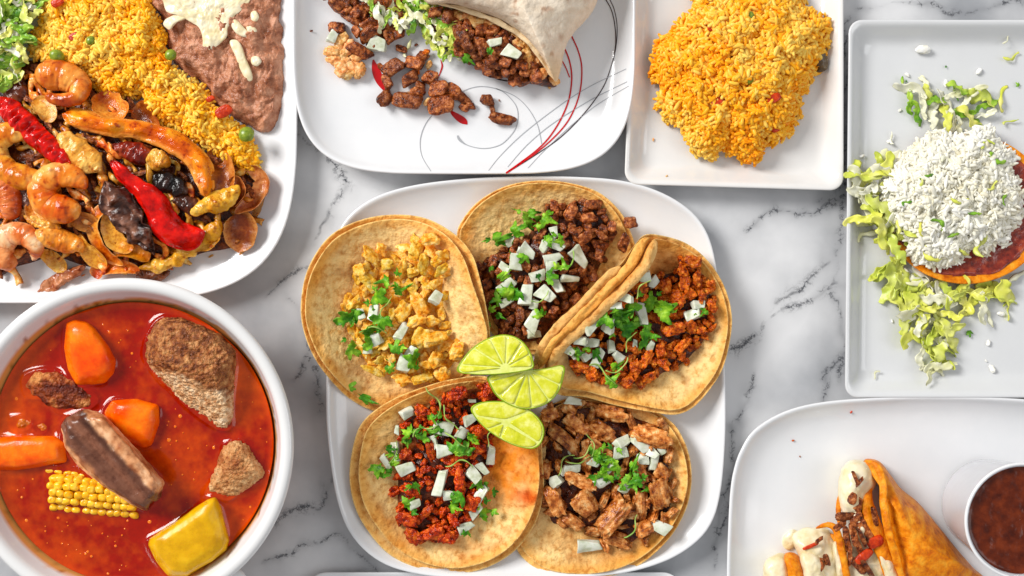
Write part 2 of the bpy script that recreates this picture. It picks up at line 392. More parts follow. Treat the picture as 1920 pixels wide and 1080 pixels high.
def pool(kind, mat, n=7, base=ICO4, bf=ICO4F, sq=2.0, a1=0.2, f1=1.2, a2=0.08, f2=3.5, ax=(1, 1, 1), shear=0.2, fib=0.0, ridge=0.0):
    out = []
    for s in range(n):
        rg = np.random.RandomState(abs(hash(kind)) % 1 + s * 13 + len(kind) * 101)
        d = base / np.linalg.norm(base, axis=1, keepdims=True)
        e = sq * (0.85 + 0.3 * rg.rand())
        r = 1.0 / (np.abs(d) ** e).sum(1) ** (1 / e)
        v = d * r[:, None]
        r2 = 1 + a1 * vnoise(d * f1 + s * 5.1, s) + a2 * fbm(d * f2 + s * 9.3, s + 40, 3)
        if ridge: r2 = r2 - ridge * np.abs(vnoise(d * f2 * 0.8 + 3.3 * s, s + 77)) ** 0.7 * 1.0 + ridge * 0.4
        v = v * r2[:, None]
        if fib: v = v * (1 + fib * vnoise(np.stack([v[:, 0] * 0.6, v[:, 1] * 7, v[:, 2] * 7], 1) + s, s + 8))[:, None]
        v = v * np.array(ax)
        m = np.eye(3) + (rg.rand(3, 3) - 0.5) * shear
        v = v @ m
        v = v / np.abs(v).max(0) * np.array(ax) * 0.5   # unit box
        out.append(make_mesh(kind, v, bf, mat, True))
    return out

def dice_pool(kind, mat, n=8):
    out = []
    for s in range(n):
        bm = bmesh.new(); bmesh.ops.create_cube(bm, size=1.0); rg = random.Random(s * 7 + 3)
        tap = rg.uniform(0.5, 1.0)
        for v in bm.verts:
            v.co += Vector((rg.uniform(-.17, .17), rg.uniform(-.17, .17), rg.uniform(-.1, .1)))
            if v.co.x > 0: v.co.y *= tap
        bmesh.ops.subdivide_edges(bm, edges=bm.edges[:], cuts=4, use_grid_fill=True)
        cv = rg.uniform(0.2, 0.5)
        for v in bm.verts: v.co.z += -cv * 1.6 * (v.co.y ** 2) + 0.05 * sin(v.co.y * 24 + s) + 0.1 * sin(v.co.x * 4 + s * 2)
        e = [x for x in bm.edges if len(x.link_faces) == 2 and x.calc_face_angle(0) > 0.6]
        bmesh.ops.bevel(bm, geom=e, offset=0.09, segments=3, affect='EDGES', profile=0.6)
        me = bpy.data.meshes.new(kind); bm.to_mesh(me); bm.free()
        me.polygons.foreach_set('use_smooth', np.ones(len(me.polygons), bool)); me.materials.append(mat); out.append(me)
    return out

def leaf_pool(kind, mat, n=8, lobes=3):
    """small flat-leaf herb pieces: lobed blade, cut edge, curled, with real thickness"""
    out = []
    for s in range(n):
        rg = np.random.RandomState(s * 31 + 5); na, nr = 44, 6
        th = np.linspace(-pi, pi, na, endpoint=False)
        L = 0.42 + 0.58 * np.maximum.reduce([np.exp(-((th - a) / 0.42) ** 2) * b for a, b in ((0, 1.0), (1.15 + rg.rand() * .3, 0.85), (-1.15 - rg.rand() * .3, 0.85))])
        L *= 1 + 0.13 * np.sign(np.sin(th * 9 + s)) * np.abs(np.sin(th * 9 + s)) ** 0.6
        L *= np.where(np.abs(th) > 2.3, 0.45, 1.0) * (0.85 + 0.3 * rg.rand(na))
        rr = np.linspace(0.02, 1, nr)
        X = rr[:, None] * L[None] * np.cos(th)[None]; Y = rr[:, None] * L[None] * np.sin(th)[None]
        ph = rg.rand() * 6
        Z = 0.16 * np.sin(3.2 * X + ph) + 0.2 * np.sin(4.1 * Y + ph * 2) * np.abs(Y) + 0.1 * np.sin(7 * X + 5 * Y) * rr[:, None] + rg.uniform(-.5, .5) * X * X
        top = np.stack([X, Y, Z], -1).reshape(-1, 3); bot = top[::-1].copy(); bot = np.stack([X[::-1], Y[::-1], Z[::-1] - 0.035], -1).reshape(-1, 3)
        v = np.vstack([top, bot]) * 0.55
        f = ring_faces(2 * nr, na)
        out.append(make_mesh(kind, v, f, mat, True))
    return out

def shred_pool(kind, mat, n=8, w=0.16, curl=1.0, th=0.03):
    """curled ribbons about one unit long"""
    out = []
    for s in range(n):
        rg = np.random.RandomState(s * 17 + 11); nl, nc = 26, 8
        u = np.linspace(-0.5, 0.5, nl)
        k = (rg.rand() - 0.5) * 5 * curl; k2 = (rg.rand() - .5) * 9 * curl
        ang = k * u + k2 * u * u + 0.25 * np.sin(u * 9 + rg.rand() * 6)
        dx = np.cos(ang); dy = np.sin(ang); x = np.cumsum(dx) / nl; y = np.cumsum(dy) / nl
        x -= x.mean(); y -= y.mean()
        z = 0.09 * np.sin(u * 7 + rg.rand() * 6) * curl
        c = np.stack([x, y, z], 1); T = np.gradient(c, axis=0); T /= np.linalg.norm(T, axis=1, keepdims=True)
        sd = np.cross(T, [0, 0, 1.0]); sd /= np.linalg.norm(sd, axis=1, keepdims=True); up = np.cross(sd, T)
        a = rg.rand() * 1.4 - .7 + (rg.rand() - .5) * 3.0 * u * curl
        s2 = sd * np.cos(a)[:, None] + up * np.sin(a)[:, None]; u2 = up * np.cos(a)[:, None] - sd * np.sin(a)[:, None]
        hw = w * 0.5 * (0.6 + 0.4 * np.sin((u + 0.5) * pi)) * (1 + 0.3 * np.sin(u * 14 + s))
        t = np.linspace(0, 2 * pi, nc, endpoint=False)
        v = c[:, None] + s2[:, None] * (np.cos(t)[None] * hw[:, None])[..., None] + u2[:, None] * (np.sin(t)[None] * th * 0.5 - 0.3 * w * (np.cos(t)[None] ** 2))[..., None]
        f = ring_faces(nl, nc)
        vv = np.vstack([v.reshape(-1, 3), v[0].mean(0)[None], v[-1].mean(0)[None]])
        faces = [tuple(int(q) for q in r) for r in f] + [(nl * nc, (j + 1) % nc, j) for j in range(nc)] + [(nl * nc + 1, (nl - 1) * nc + j, (nl - 1) * nc + (j + 1) % nc) for j in range(nc)]
        out.append(make_mesh(kind, vv, faces, mat, True))
    return out

def flake_pool(kind, mat, n=9, w=0.34):
    """thin ruffled leafy flakes about one unit long"""
    out = []
    for s in range(n):
        rg = np.random.RandomState(s * 23 + 2); nl, nw = 20, 7
        u = np.linspace(-0.5, 0.5, nl); k = (rg.rand() - 0.5) * 2.6
        ang = k * u + 0.5 * np.sin(u * 8 + rg.rand() * 6); x = np.cumsum(np.cos(ang)) / nl; y = np.cumsum(np.sin(ang)) / nl; x -= x.mean(); y -= y.mean()
        t = np.linspace(-1, 1, nw)
        ww = w * 0.5 * (0.35 + 0.65 * np.sin((u + 0.5) * pi) ** 0.6)
        L = ww * (1 + 0.5 * vnoise(v3(u * 9, 0 * u, s), s)); R_ = ww * (1 + 0.5 * vnoise(v3(u * 9, 0 * u + 5, s), s + 1))
        off = np.where(t[None] < 0, L[:, None], R_[:, None]) * t[None]
        X = x[:, None] - np.sin(ang)[:, None] * off; Y = y[:, None] + np.cos(ang)[:, None] * off
        tw = (rg.rand() - 0.5) * 2.4
        Z = off * np.sin(tw * (u[:, None] * 2 + 0.3)) * 1.2 + 0.05 * vnoise(v3(X * 5, Y * 5, s), s + 3) + 0.035 * np.abs(t[None]) * np.sin(u[:, None] * 22 + s) + 0.25 * np.abs(off)
        top = np.stack([X, Y, Z], -1); rim = np.stack([X, Y, Z - 0.022], -1)[:, ::-1]
        v = np.concatenate([top, rim], 1).reshape(-1, 3)
        out.append(make_mesh(kind, v, ring_faces(nl, 2 * nw), mat, True))
    return out

POOL = dict(
    flake=flake_pool('lettuce_shred', MAT['lettuce'], w=0.27), flakep=flake_pool('lettuce_shred', MAT['lettuce_pale'], w=0.24), flakeg=flake_pool('lettuce_shred', MAT['lettuce_dark'], w=0.24),
    steak=pool('diced_steak', MAT['steak'], 8, sq=4.5, a1=0.2, a2=0.16, f2=2.6, ax=(1, .85, .8), shear=0.5),
    chicken=pool('chicken_piece', MAT['chicken'], 9, sq=3.8, a1=0.4, f1=1.8, a2=0.2, f2=2.6, ax=(1, .85, .7), shear=0.7, ridge=0.1),
    pastor=pool('pork_crumble', MAT['pastor'], 9, sq=3.4, a1=0.45, f1=1.8, a2=0.42, f2=3.6, ax=(1, .8, .75), shear=0.5, ridge=0.3),
    chorizo=pool('red_pork_crumble', MAT['chorizo'], 9, sq=3.4, a1=0.45, f1=1.8, a2=0.4, f2=3.4, ax=(1, .8, .75), shear=0.5, ridge=0.3),
    carnitas=pool('pork_shred', MAT['carnitas'], 10, sq=5.5, a1=0.25, f1=1.5, a2=0.12, f2=3.0, ax=(1, 1, 1), shear=0.7, fib=0.22, ridge=0.0),
    onion=dice_pool('onion_dice', MAT['onion']),
    cilantro=leaf_pool('cilantro_leaf', MAT['cilantro']),
    shred=shred_pool('lettuce_shred', MAT['lettuce']),
    shredp=shred_pool('lettuce_shred', MAT['lettuce_pale'], w=0.2),
    shredg=shred_pool('lettuce_shred', MAT['lettuce_dark'], w=0.2),
    sliver=shred_pool('onion_sliver', MAT['sliver'], w=0.26, th=0.04, curl=0.9, n=10),
    stemp=shred_pool('herb_stem', MAT['stem'], w=0.05, th=0.05, curl=0.8),
    pea=pool('pea', MAT['pea'], 2, ICO2, ICO2F, a1=0.05, a2=0.02),
    tomato=pool('tomato_bit', MAT['tomato'], 4, ICO3, ICO3F, sq=3.5, a1=0.2, a2=0.1, ax=(1, .8, .6)),
    crumb=pool('cheese_crumb', MAT['crumble'], 6, ICO3, ICO3F, sq=3, a1=0.3, a2=0.25, ax=(1, .75, .6), ridge=0.2),
)
RG = random.Random(7)
RT = {}
def piece(kind, name, px, py, z, sx, sy, sz, ang, label, cat, group, tx=0.0, ty=0.0, parent=None, var=None):
    """z is the height of the piece's middle in mm; sx, sy in photo pixels, sz in mm, ang in degrees anticlockwise"""
    ms = POOL[kind]
    if var is None: var = RG.randrange(len(ms))
    o = bpy.data.objects.new(name, ms[var % len(ms)]); col.objects.link(o)
    o.location = P(px, py, z / 1000)
    k = (H - z / 1000) / H
    o.rotation_euler = (tx, ty, radians(ang)); o.scale = (sx * S * k, sy * S * k, sz / 1000)
    if parent is not None: o.parent = parent; o.location = Vector(o.location) - parent.location
    else:
        o['label'] = label; o['category'] = cat
        if group: o['group'] = group
        ALL.append(o)
    return o

def sector(R, px, py):
    """words for where a piece lies in a region"""
    t = R.t(px, py)
    if t < 0.28: return 'middle'
    a = math.degrees(math.atan2(-(py - R.c[1]), px - R.c[0])) % 360
    n = ['right', 'upper right', 'upper', 'upper left', 'left', 'lower left', 'lower', 'lower right'][int(((a + 22.5) % 360) // 45)]
    return n + (' inner' if t < 0.66 else ' outer')

def scatter(R, n, dmin, tmax=1.0, seed=1, keep=None, tmin=0.0):
    rg = random.Random(seed); q = R.q; x0, x1, y0, y1 = q[:, 0].min(), q[:, 0].max(), q[:, 1].min(), q[:, 1].max()
    pts = []; tries = 0
    while len(pts) < n and tries < n * 60:
        tries += 1
        x, y = rg.uniform(x0, x1), rg.uniform(y0, y1)
        if x < -12 or x > 1932 or y < -12 or y > 1092: continue
        t = R.t(x, y)
        if t > tmax or t < tmin or (keep and not keep(x, y)): continue
        if all((x - a) ** 2 + (y - b) ** 2 > dmin * dmin for a, b in pts): pts.append((x, y))
    return pts

def rice_mesh(name, R, z0, h, n, mat, cols, size=(15.5, 6.6), seed=0, label='', pitch=0.24, lumpy=0.0055, fine=0.004, lvar=(0.75, 1.2), wvar=(0.85, 1.2), **kw):
    """one heap of joined rice grains over a low mound"""
    rg = np.random.RandomState(seed)
    # grain template
    nl, nc = 6, 6
    u = np.linspace(0, pi, nl); rad = np.sin(u) ** 0.6 * 0.5; rad[0] = rad[-1] = 0.06
    t = np.linspace(0, 2 * pi, nc, endpoint=False)
    g = np.stack([np.broadcast_to(-np.cos(u)[:, None] * 0.5, (nl, nc)), rad[:, None] * np.cos(t)[None], rad[:, None] * np.sin(t)[None]], -1).reshape(-1, 3)
    gf = ring_faces(nl, nc)
    q = R.q; x0, x1, y0, y1 = max(-15, q[:, 0].min()), q[:, 0].max(), max(-20, q[:, 1].min()), q[:, 1].max()
    X = []; Y = []
    while len(X) < n:
        x = rg.uniform(x0, x1, 4000); y = rg.uniform(y0, y1, 4000)
        jit = 0.05 * vnoise(v3(x * 0.06, y * 0.06, seed), seed)
        k = R.t(x, y) < 1.0 + jit
        X += list(x[k]); Y += list(y[k])
    X = np.array(X[:n]); Y = np.array(Y[:n]); T = np.clip(R.t(X, Y), 0, 1)
    base = z0 + h * (1 - T ** 3.0) ** 0.7
    cl = fbm(v3(X * 0.035, Y * 0.035, 1), seed + 5, 3)
    base = base + (lumpy * cl + fine * fbm(v3(X * 0.075, Y * 0.075, 3), seed + 15, 2)) * (1 - T ** 4)
    Zc = base + rg.uniform(-0.0013, 0.0016, n) * (1 - 0.5 * T)
    yaw = rg.uniform(0, 2 * pi, n) ; yaw = yaw * 0.5 + 2.2 * vnoise(v3(X * 0.03, Y * 0.03, 2), seed + 8)
    pit = rg.normal(0, pitch, n)
    L = size[0] * S * rg.uniform(*lvar, n); Wd = size[1] * S * rg.uniform(*wvar, n)
    cy, sy, cp, sp = np.cos(yaw), np.sin(yaw), np.cos(pit), np.sin(pit)
    ax = np.stack([cy * cp, sy * cp, sp], 1); ay = np.stack([-sy, cy, 0 * cy], 1); az = np.cross(ax, ay)
    bend = rg.uniform(-0.25, 0.25, n)
    k = S * (H - Zc) / H
    C = np.stack([(X - 960) * k, (540 - Y) * k, Zc], 1)
    gx = g[None, :, 0]; gy = g[None, :, 1]; gz = g[None, :, 2]
    v = C[:, None] + ax[:, None] * (gx * L[:, None])[..., None] + ay[:, None] * (gy * Wd[:, None] + bend[:, None] * L[:, None] * gx ** 2)[..., None] + az[:, None] * (gz * Wd[:, None] * 0.85)[..., None]
    f = (gf[None] + (np.arange(n) * nl * nc)[:, None, None]).reshape(-1, 4)
    w = np.clip(0.5 + 0.35 * fbm(v3(X * 0.02, Y * 0.02, 4), seed + 2, 3) * 1.3 + rg.normal(0, 0.2, n) + 0.1, 0, 1)
    c0, c1, c2 = [lin(c) for c in cols]
    cc = np.where(w[:, None] < 0.5, c0 + (c1 - c0) * (w[:, None] * 2), c1 + (c2 - c1) * (w[:, None] * 2 - 1))
    tc = np.repeat(cc, nl * nc, 0)
    # the packed heap beneath
    nr, na = 26, 120; rr = np.linspace(0.01, 0.97, nr); qq = spline(q[:, :2], na)
    BX = R.c[0] + (qq[None, :, 0] - R.c[0]) * rr[:, None]; BY = R.c[1] + (qq[None, :, 1] - R.c[1]) * rr[:, None]
    BT = np.broadcast_to(rr[:, None], BX.shape)
    BZ = z0 + h * (1 - BT ** 3.0) ** 0.7 - 0.0012 + (lumpy * fbm(v3(BX * 0.035, BY * 0.035, 1), seed + 5, 3) + fine * fbm(v3(BX * 0.075, BY * 0.075, 3), seed + 15, 2)) * (1 - BT ** 4)
    kk = S * (H - BZ) / H
    bv = np.stack([(BX - 960) * kk, (540 - BY) * kk, BZ], -1).reshape(-1, 3)
    bf = ring_faces(nr, na)[:, ::-1] + len(tc)
    v = np.vstack([v.reshape(-1, 3), bv]); tc = np.vstack([tc, np.repeat((0.6 * lin(cols[0]) + 0.4 * lin(cols[1]))[None], len(bv), 0)])
    return solid(name, v, np.vstack([f, bf]), mat, None, tc, label=label, **kw)
def plate(outline, prof, mat, label, group='white plates on the marble table', n=200, smooth=True, rimz=0.018, k0=None, parent=None, name='plate'):
    """prof rows: (inset in px, z in mm) from the underside round the rim to the well"""
    R = Reg(outline, smooth, n)
    mr = R.mr; rows = []
    for ins, z in prof: rows.append((1 - ins / mr, z / 1000.0))
    rows.append((0.01, prof[-1][1] / 1000.0))
    ks = np.array([r[0] for r in rows]); zs = np.array([r[1] for r in rows])
    K = np.repeat(ks, 1); 
    # refine the profile
    ki = []; zi = []
    for a in range(len(ks) - 1):
        m = 3 if a < len(ks) - 2 else 10
        for t in np.linspace(0, 1, m, endpoint=False): ki.append(ks[a] + (ks[a + 1] - ks[a]) * t); zi.append(zs[a] + (zs[a + 1] - zs[a]) * t)
    ki.append(ks[-1]); zi.append(zs[-1]); ki, zi = np.array(ki), np.array(zi)
    for _ in range(2):
        zi[1:-1] = (zi[:-2] + 2 * zi[1:-1] + zi[2:]) / 4; ki[1:-1] = (ki[:-2] + 2 * ki[1:-1] + ki[2:]) / 4
    s = S * (H - rimz) / H
    c = np.array([(R.c[0] - 960) * s, (540 - R.c[1]) * s]); qx = (R.q[:, 0] - 960) * s - c[0]; qy = (540 - R.q[:, 1]) * s - c[1]
    X = c[0] + qx[None] * ki[:, None]; Y = c[1] + qy[None] * ki[:, None]; Z = np.broadcast_to(zi[:, None], X.shape)
    v = np.stack([X, Y, Z], -1).reshape(-1, 3)
    f = ring_faces(len(ki), n)[:, ::-1]
    last = (len(ki) - 1) * n; v = np.vstack([v, v[last:].mean(0)[None]])
    f = [tuple(map(int, r)) for r in f] + [(last + (j + 1) % n, last + j, len(v) - 1) for j in range(n)]
    o = solid(name, v, f, mat, parent, label=label, cat='plate', group=group)
    j = int(np.argmax(zi)); kin, zin = ki[j:][::-1], zi[j:][::-1]
    def zf(px, py):
        z = np.full(np.shape(px), 0.008)
        for _ in range(3):
            kk = (H - z) / (H - rimz)  # bring the photo point to the rim plane
            ex = 960 + (np.asarray(px, float) - 960) * kk; ey = 540 + (np.asarray(py, float) - 540) * kk
            z = np.interp(R.t(ex, ey), kin, zin)
        return z
    return o, zf, R
SOFT = [(60, 0.6), (22, 3), (6, 11), (1, 16), (0, 17.6), (3, 18.4), (8, 17.6), (16, 14.5), (40, 9.5), (70, 7.2), (100, 6.5)]
EDGED = [(70, 0.6), (48, 2.5), (14, 12), (1, 17), (0, 18.2), (3, 19), (9, 18.4), (14, 17), (34, 9.5), (46, 7.2), (60, 6.6)]

def hull(name, pts, mat, bevel=0.003, seg=3, cuts=2, amp=0.0, fs=120, parent=None, tint=None, seed=0, cells=0.0, cs=300, fibre=None, soft=0, **kw):
    """a faceted solid round points given as (photo x, photo y, z mm)"""
    bm = bmesh.new()
    for x, y, z in pts: bm.verts.new(P(x, y, z / 1000))
    r = bmesh.ops.convex_hull(bm, input=bm.verts[:])
    junk = [g for g in r['geom_interior'] if isinstance(g, bmesh.types.BMVert)]
    if junk: bmesh.ops.delete(bm, geom=junk, context='VERTS')
    bmesh.ops.dissolve_limit(bm, angle_limit=0.12, verts=bm.verts[:], edges=bm.edges[:])
    bmesh.ops.bevel(bm, geom=bm.edges[:], offset=bevel, segments=seg, affect='EDGES', profile=0.5)
    bmesh.ops.triangulate(bm, faces=bm.faces[:])
    me = bpy.data.meshes.new(name); bm.to_mesh(me); bm.free()
    o = bpy.data.objects.new('tmp', me)
    md = o.modifiers.new('r', 'REMESH'); md.mode = 'VOXEL'; md.voxel_size = kw.pop('voxel', 0.0011)
    col.objects.link(o); dg = bpy.context.evaluated_depsgraph_get(); ev = o.evaluated_get(dg); m2 = ev.to_mesh()
    n = len(m2.vertices); v = np.empty(n * 3); m2.vertices.foreach_get('co', v); v = v.reshape(-1, 3)
    nn = np.empty(n * 3); m2.vertices.foreach_get('normal', nn); nn = nn.reshape(-1, 3)
    f = [tuple(q.vertices) for q in m2.polygons]
    ev.to_mesh_clear(); bpy.data.objects.remove(o)
    d = 0
    if amp: d = d + amp * fbm(v * fs, seed, 4)
    if cells: d = d + cells * (1 - np.abs(vnoise(v * cs, seed + 3)) * 2 - 0.4)
    if fibre:
        ang, sc, a = fibre; c, s = cos(radians(ang)), sin(radians(ang))
        al = v[:, 0] * c + v[:, 1] * s; ac = -v[:, 0] * s + v[:, 1] * c
        d = d + a * fbm(np.stack([al * sc * 0.08, ac * sc, v[:, 2] * sc], 1), seed + 5, 3)
    v = v + nn * np.reshape(d, (-1, 1)) if np.ndim(d) else v
    tc = None if tint is None else tint(v, nn)
    return solid(name, v, np.array(f) if all(len(q) == 4 for q in f) else f, mat, parent, tc, **kw)

def revolve(name, cx, cy, prof, mat, n=128, parent=None, tint=None, **kw):
    pr = spline([(r, z, 0) for r, z in prof], 90, False)[:, :2] / 1000
    a = np.linspace(0, 2 * pi, n, endpoint=False)
    v = np.stack([cx + pr[:, :1] * np.cos(a)[None], cy + pr[:, :1] * np.sin(a)[None], np.broadcast_to(pr[:, 1:], (len(pr), n))], -1)
    tc = None if tint is None else np.asarray(tint(v)).reshape(-1, 3)
    return solid(name, v.reshape(-1, 3), ring_faces(len(pr), n), mat, parent, tc, **kw)

def ringed(low, zs):
    """hull points: the outline shrunk to rising rings; zs rows (shrink, z mm, dz/dx, dz/dy)"""
    q = np.array(low, float); c = centroid(q); o = []
    for k, z, *t in zs:
        for x, y in q:
            X, Y = c[0] + (x - c[0]) * k, c[1] + (y - c[1]) * k
            o.append((X, Y, z + (t[0] * (X - c[0]) + t[1] * (Y - c[1]) if t else 0)))
    return o
# ================================================================ the marble table
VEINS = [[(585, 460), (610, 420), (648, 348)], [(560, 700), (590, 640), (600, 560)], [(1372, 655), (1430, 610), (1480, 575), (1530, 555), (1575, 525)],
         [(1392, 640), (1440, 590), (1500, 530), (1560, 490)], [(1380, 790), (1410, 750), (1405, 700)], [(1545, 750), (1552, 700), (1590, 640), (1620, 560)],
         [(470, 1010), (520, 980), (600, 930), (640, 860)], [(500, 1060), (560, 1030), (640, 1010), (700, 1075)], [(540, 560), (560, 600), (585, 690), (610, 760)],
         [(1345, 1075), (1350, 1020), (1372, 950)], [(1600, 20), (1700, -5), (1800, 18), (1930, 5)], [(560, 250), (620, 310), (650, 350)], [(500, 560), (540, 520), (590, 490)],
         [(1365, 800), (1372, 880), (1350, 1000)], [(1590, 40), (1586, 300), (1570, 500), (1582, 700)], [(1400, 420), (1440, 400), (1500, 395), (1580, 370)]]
def build_table():
    gx, gy = np.meshgrid(np.linspace(-420, 2340, 691), np.linspace(-420, 1500, 481))
    x, y, _ = P(gx, gy, 0)
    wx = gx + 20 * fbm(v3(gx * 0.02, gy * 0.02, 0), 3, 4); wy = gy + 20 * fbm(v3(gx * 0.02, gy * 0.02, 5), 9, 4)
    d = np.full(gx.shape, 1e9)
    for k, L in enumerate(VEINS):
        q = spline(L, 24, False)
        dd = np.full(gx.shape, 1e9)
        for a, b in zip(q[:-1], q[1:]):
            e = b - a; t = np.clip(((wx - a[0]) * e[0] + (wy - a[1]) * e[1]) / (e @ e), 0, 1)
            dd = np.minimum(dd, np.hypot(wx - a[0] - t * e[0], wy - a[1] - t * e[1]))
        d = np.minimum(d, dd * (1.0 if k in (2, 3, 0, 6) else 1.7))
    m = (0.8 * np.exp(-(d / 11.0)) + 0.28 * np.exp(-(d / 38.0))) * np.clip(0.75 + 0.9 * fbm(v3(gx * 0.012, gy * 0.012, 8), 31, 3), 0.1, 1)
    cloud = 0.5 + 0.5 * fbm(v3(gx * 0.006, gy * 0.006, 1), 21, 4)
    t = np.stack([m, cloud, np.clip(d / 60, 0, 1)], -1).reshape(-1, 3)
    v = np.stack([x, y, 0 * x], -1).reshape(-1, 3)
    f = ring_faces(481, 691, closed=False)[:, ::-1]
    m_ = bpy.data.materials.new('marble'); m_.use_nodes = True; nt = m_.node_tree; L = nt.links.new; b = nt.nodes['Principled BSDF']
    at = _n(nt, 'ShaderNodeAttribute', attribute_name='tint'); se = _n(nt, 'ShaderNodeSeparateColor'); L(at.outputs['Color'], se.inputs[0])
    pos = _n(nt, 'ShaderNodeNewGeometry').outputs['Position']
    n1 = _n(nt, 'ShaderNodeTexNoise'); n1.inputs['Scale'].default_value = 75; n1.inputs['Detail'].default_value = 8; n1.inputs['Roughness'].default_value = 0.65; L(pos, n1.inputs['Vector'])
    # thin broken veins: strong where the mask and the noise ridge agree
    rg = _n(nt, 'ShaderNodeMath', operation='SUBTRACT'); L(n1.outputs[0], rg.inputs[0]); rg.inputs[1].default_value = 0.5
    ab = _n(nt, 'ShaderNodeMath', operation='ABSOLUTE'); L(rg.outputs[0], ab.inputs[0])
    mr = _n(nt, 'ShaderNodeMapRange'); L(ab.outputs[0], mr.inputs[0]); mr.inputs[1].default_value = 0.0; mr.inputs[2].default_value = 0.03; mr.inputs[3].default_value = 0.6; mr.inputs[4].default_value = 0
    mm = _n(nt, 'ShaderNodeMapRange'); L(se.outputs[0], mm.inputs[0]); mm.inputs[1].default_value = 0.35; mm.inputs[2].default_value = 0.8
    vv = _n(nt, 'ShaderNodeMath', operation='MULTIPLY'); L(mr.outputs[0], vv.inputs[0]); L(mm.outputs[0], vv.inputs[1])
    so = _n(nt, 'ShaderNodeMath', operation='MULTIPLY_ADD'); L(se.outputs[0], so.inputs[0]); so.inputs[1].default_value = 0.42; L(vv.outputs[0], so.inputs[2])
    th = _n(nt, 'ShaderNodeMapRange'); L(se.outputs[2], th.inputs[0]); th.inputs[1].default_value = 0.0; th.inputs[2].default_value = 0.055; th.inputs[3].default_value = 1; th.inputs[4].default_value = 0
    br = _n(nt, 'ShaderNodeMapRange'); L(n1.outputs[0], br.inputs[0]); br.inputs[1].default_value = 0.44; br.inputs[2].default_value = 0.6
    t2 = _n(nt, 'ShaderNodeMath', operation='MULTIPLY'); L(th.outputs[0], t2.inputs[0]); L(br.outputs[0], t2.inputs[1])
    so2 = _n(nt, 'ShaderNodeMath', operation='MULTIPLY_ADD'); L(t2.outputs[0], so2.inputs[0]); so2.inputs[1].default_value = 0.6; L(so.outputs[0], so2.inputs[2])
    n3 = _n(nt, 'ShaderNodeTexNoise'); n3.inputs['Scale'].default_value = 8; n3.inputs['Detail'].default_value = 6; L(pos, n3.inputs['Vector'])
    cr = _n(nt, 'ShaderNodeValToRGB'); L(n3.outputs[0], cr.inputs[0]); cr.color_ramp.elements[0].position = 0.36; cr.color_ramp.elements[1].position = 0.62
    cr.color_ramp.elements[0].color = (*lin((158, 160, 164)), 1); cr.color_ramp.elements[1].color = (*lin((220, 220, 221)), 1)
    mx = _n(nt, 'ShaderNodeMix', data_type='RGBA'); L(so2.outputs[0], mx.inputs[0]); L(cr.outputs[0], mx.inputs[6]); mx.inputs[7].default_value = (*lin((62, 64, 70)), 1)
    L(mx.outputs[2], b.inputs['Base Color']); b.inputs['Roughness'].default_value = 0.3
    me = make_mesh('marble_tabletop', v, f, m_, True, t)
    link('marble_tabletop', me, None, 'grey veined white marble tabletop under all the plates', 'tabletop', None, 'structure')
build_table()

# ================================================================ plates
plA, zA, RA = plate([(60 + 498 * np.sign(cos(a)) * abs(cos(a)) ** 0.47, 128 + 441 * np.sign(sin(a)) * abs(sin(a)) ** 0.47) for a in np.linspace(0, 2 * pi, 64, endpoint=False)],
    SOFT, MAT['porcelain'], 'white squarish plate carrying the fajitas, yellow rice and refried beans')
plB, zB, RB = plate([(870 + 321 * np.sign(cos(a)) * abs(cos(a)) ** 0.46, 5 + 323 * np.sign(sin(a)) * abs(sin(a)) ** 0.46) for a in np.linspace(0, 2 * pi, 64, endpoint=False)],
    [(60, 0.6), (22, 4), (6, 13), (1, 20), (0, 22), (3, 23), (8, 22), (16, 18), (40, 11), (70, 8.2), (100, 7.5)], MAT['porcelain'], 'white squarish plate with printed red and grey swirls under the burrito')
def rrect(x0, y0, x1, y1, r, n=8):
    o = []
    for cx, cy, a0 in ((x1 - r, y0 + r, -90), (x1 - r, y1 - r, 0), (x0 + r, y1 - r, 90), (x0 + r, y0 + r, 180)):
        for k in range(n + 1):
            a = radians(a0 + 90 * k / n); o.append((cx + r * cos(a), cy + r * sin(a)))
    return o
def warp(pts, f): return [f(x, y) for x, y in pts]
plC, zC, RC = plate(warp(rrect(1172, -60, 1584, 358, 26), lambda x, y: (x - 2 + 16 * (1 - (y + 60) / 418) * (1584 - x) / 412, y - 12 * ((1584 - x) / 412) * (y > 200))),
    EDGED, MAT['porcelain_warm'], 'small square white dish holding the heap of orange rice', smooth=False, n=320)
plE, zE, RE = plate(warp(rrect(1584, 37, 2260, 746, 24), lambda x, y: (x + 7 * (1 - (y - 37) / 709) * (x < 1900), y)), EDGED, MAT['porcelain_cool'], 'rectangular white plate under the cheese covered tostada', smooth=False, n=400)
plD, zD, RD = plate([(985, 330), (1080, 331), (1165, 338), (1235, 358), (1290, 390), (1322, 428), (1340, 480), (1350, 560), (1357, 650), (1361, 740), (1360, 830), (1352, 920), (1335, 980), (1300, 1022), (1240, 1056), (1150, 1078), (1000, 1088), (860, 1086), (760, 1072), (700, 1046), (656, 1000), (632, 940), (618, 860), (611, 780), (612, 690), (617, 590), (622, 500), (632, 440), (660, 398), (710, 366), (780, 346), (880, 334)],
    SOFT, MAT['porcelain'], 'white squarish plate in the middle carrying the five open tacos')
plF, zF, RF = plate([(1363, 1080), (1365, 1000), (1369, 924), (1376, 880), (1389, 843), (1415, 805), (1470, 772), (1541, 754), (1648, 745), (1761, 742), (1920, 748), (2040, 762), (2110, 800), (2150, 880), (2162, 1000), (2165, 1200), (2140, 1350), (2060, 1440), (1900, 1470), (1700, 1475), (1520, 1465), (1430, 1430), (1380, 1360), (1364, 1250)],
    SOFT, MAT['porcelain'], 'white squarish plate carrying the cheesy rolled tacos and dipping cup')
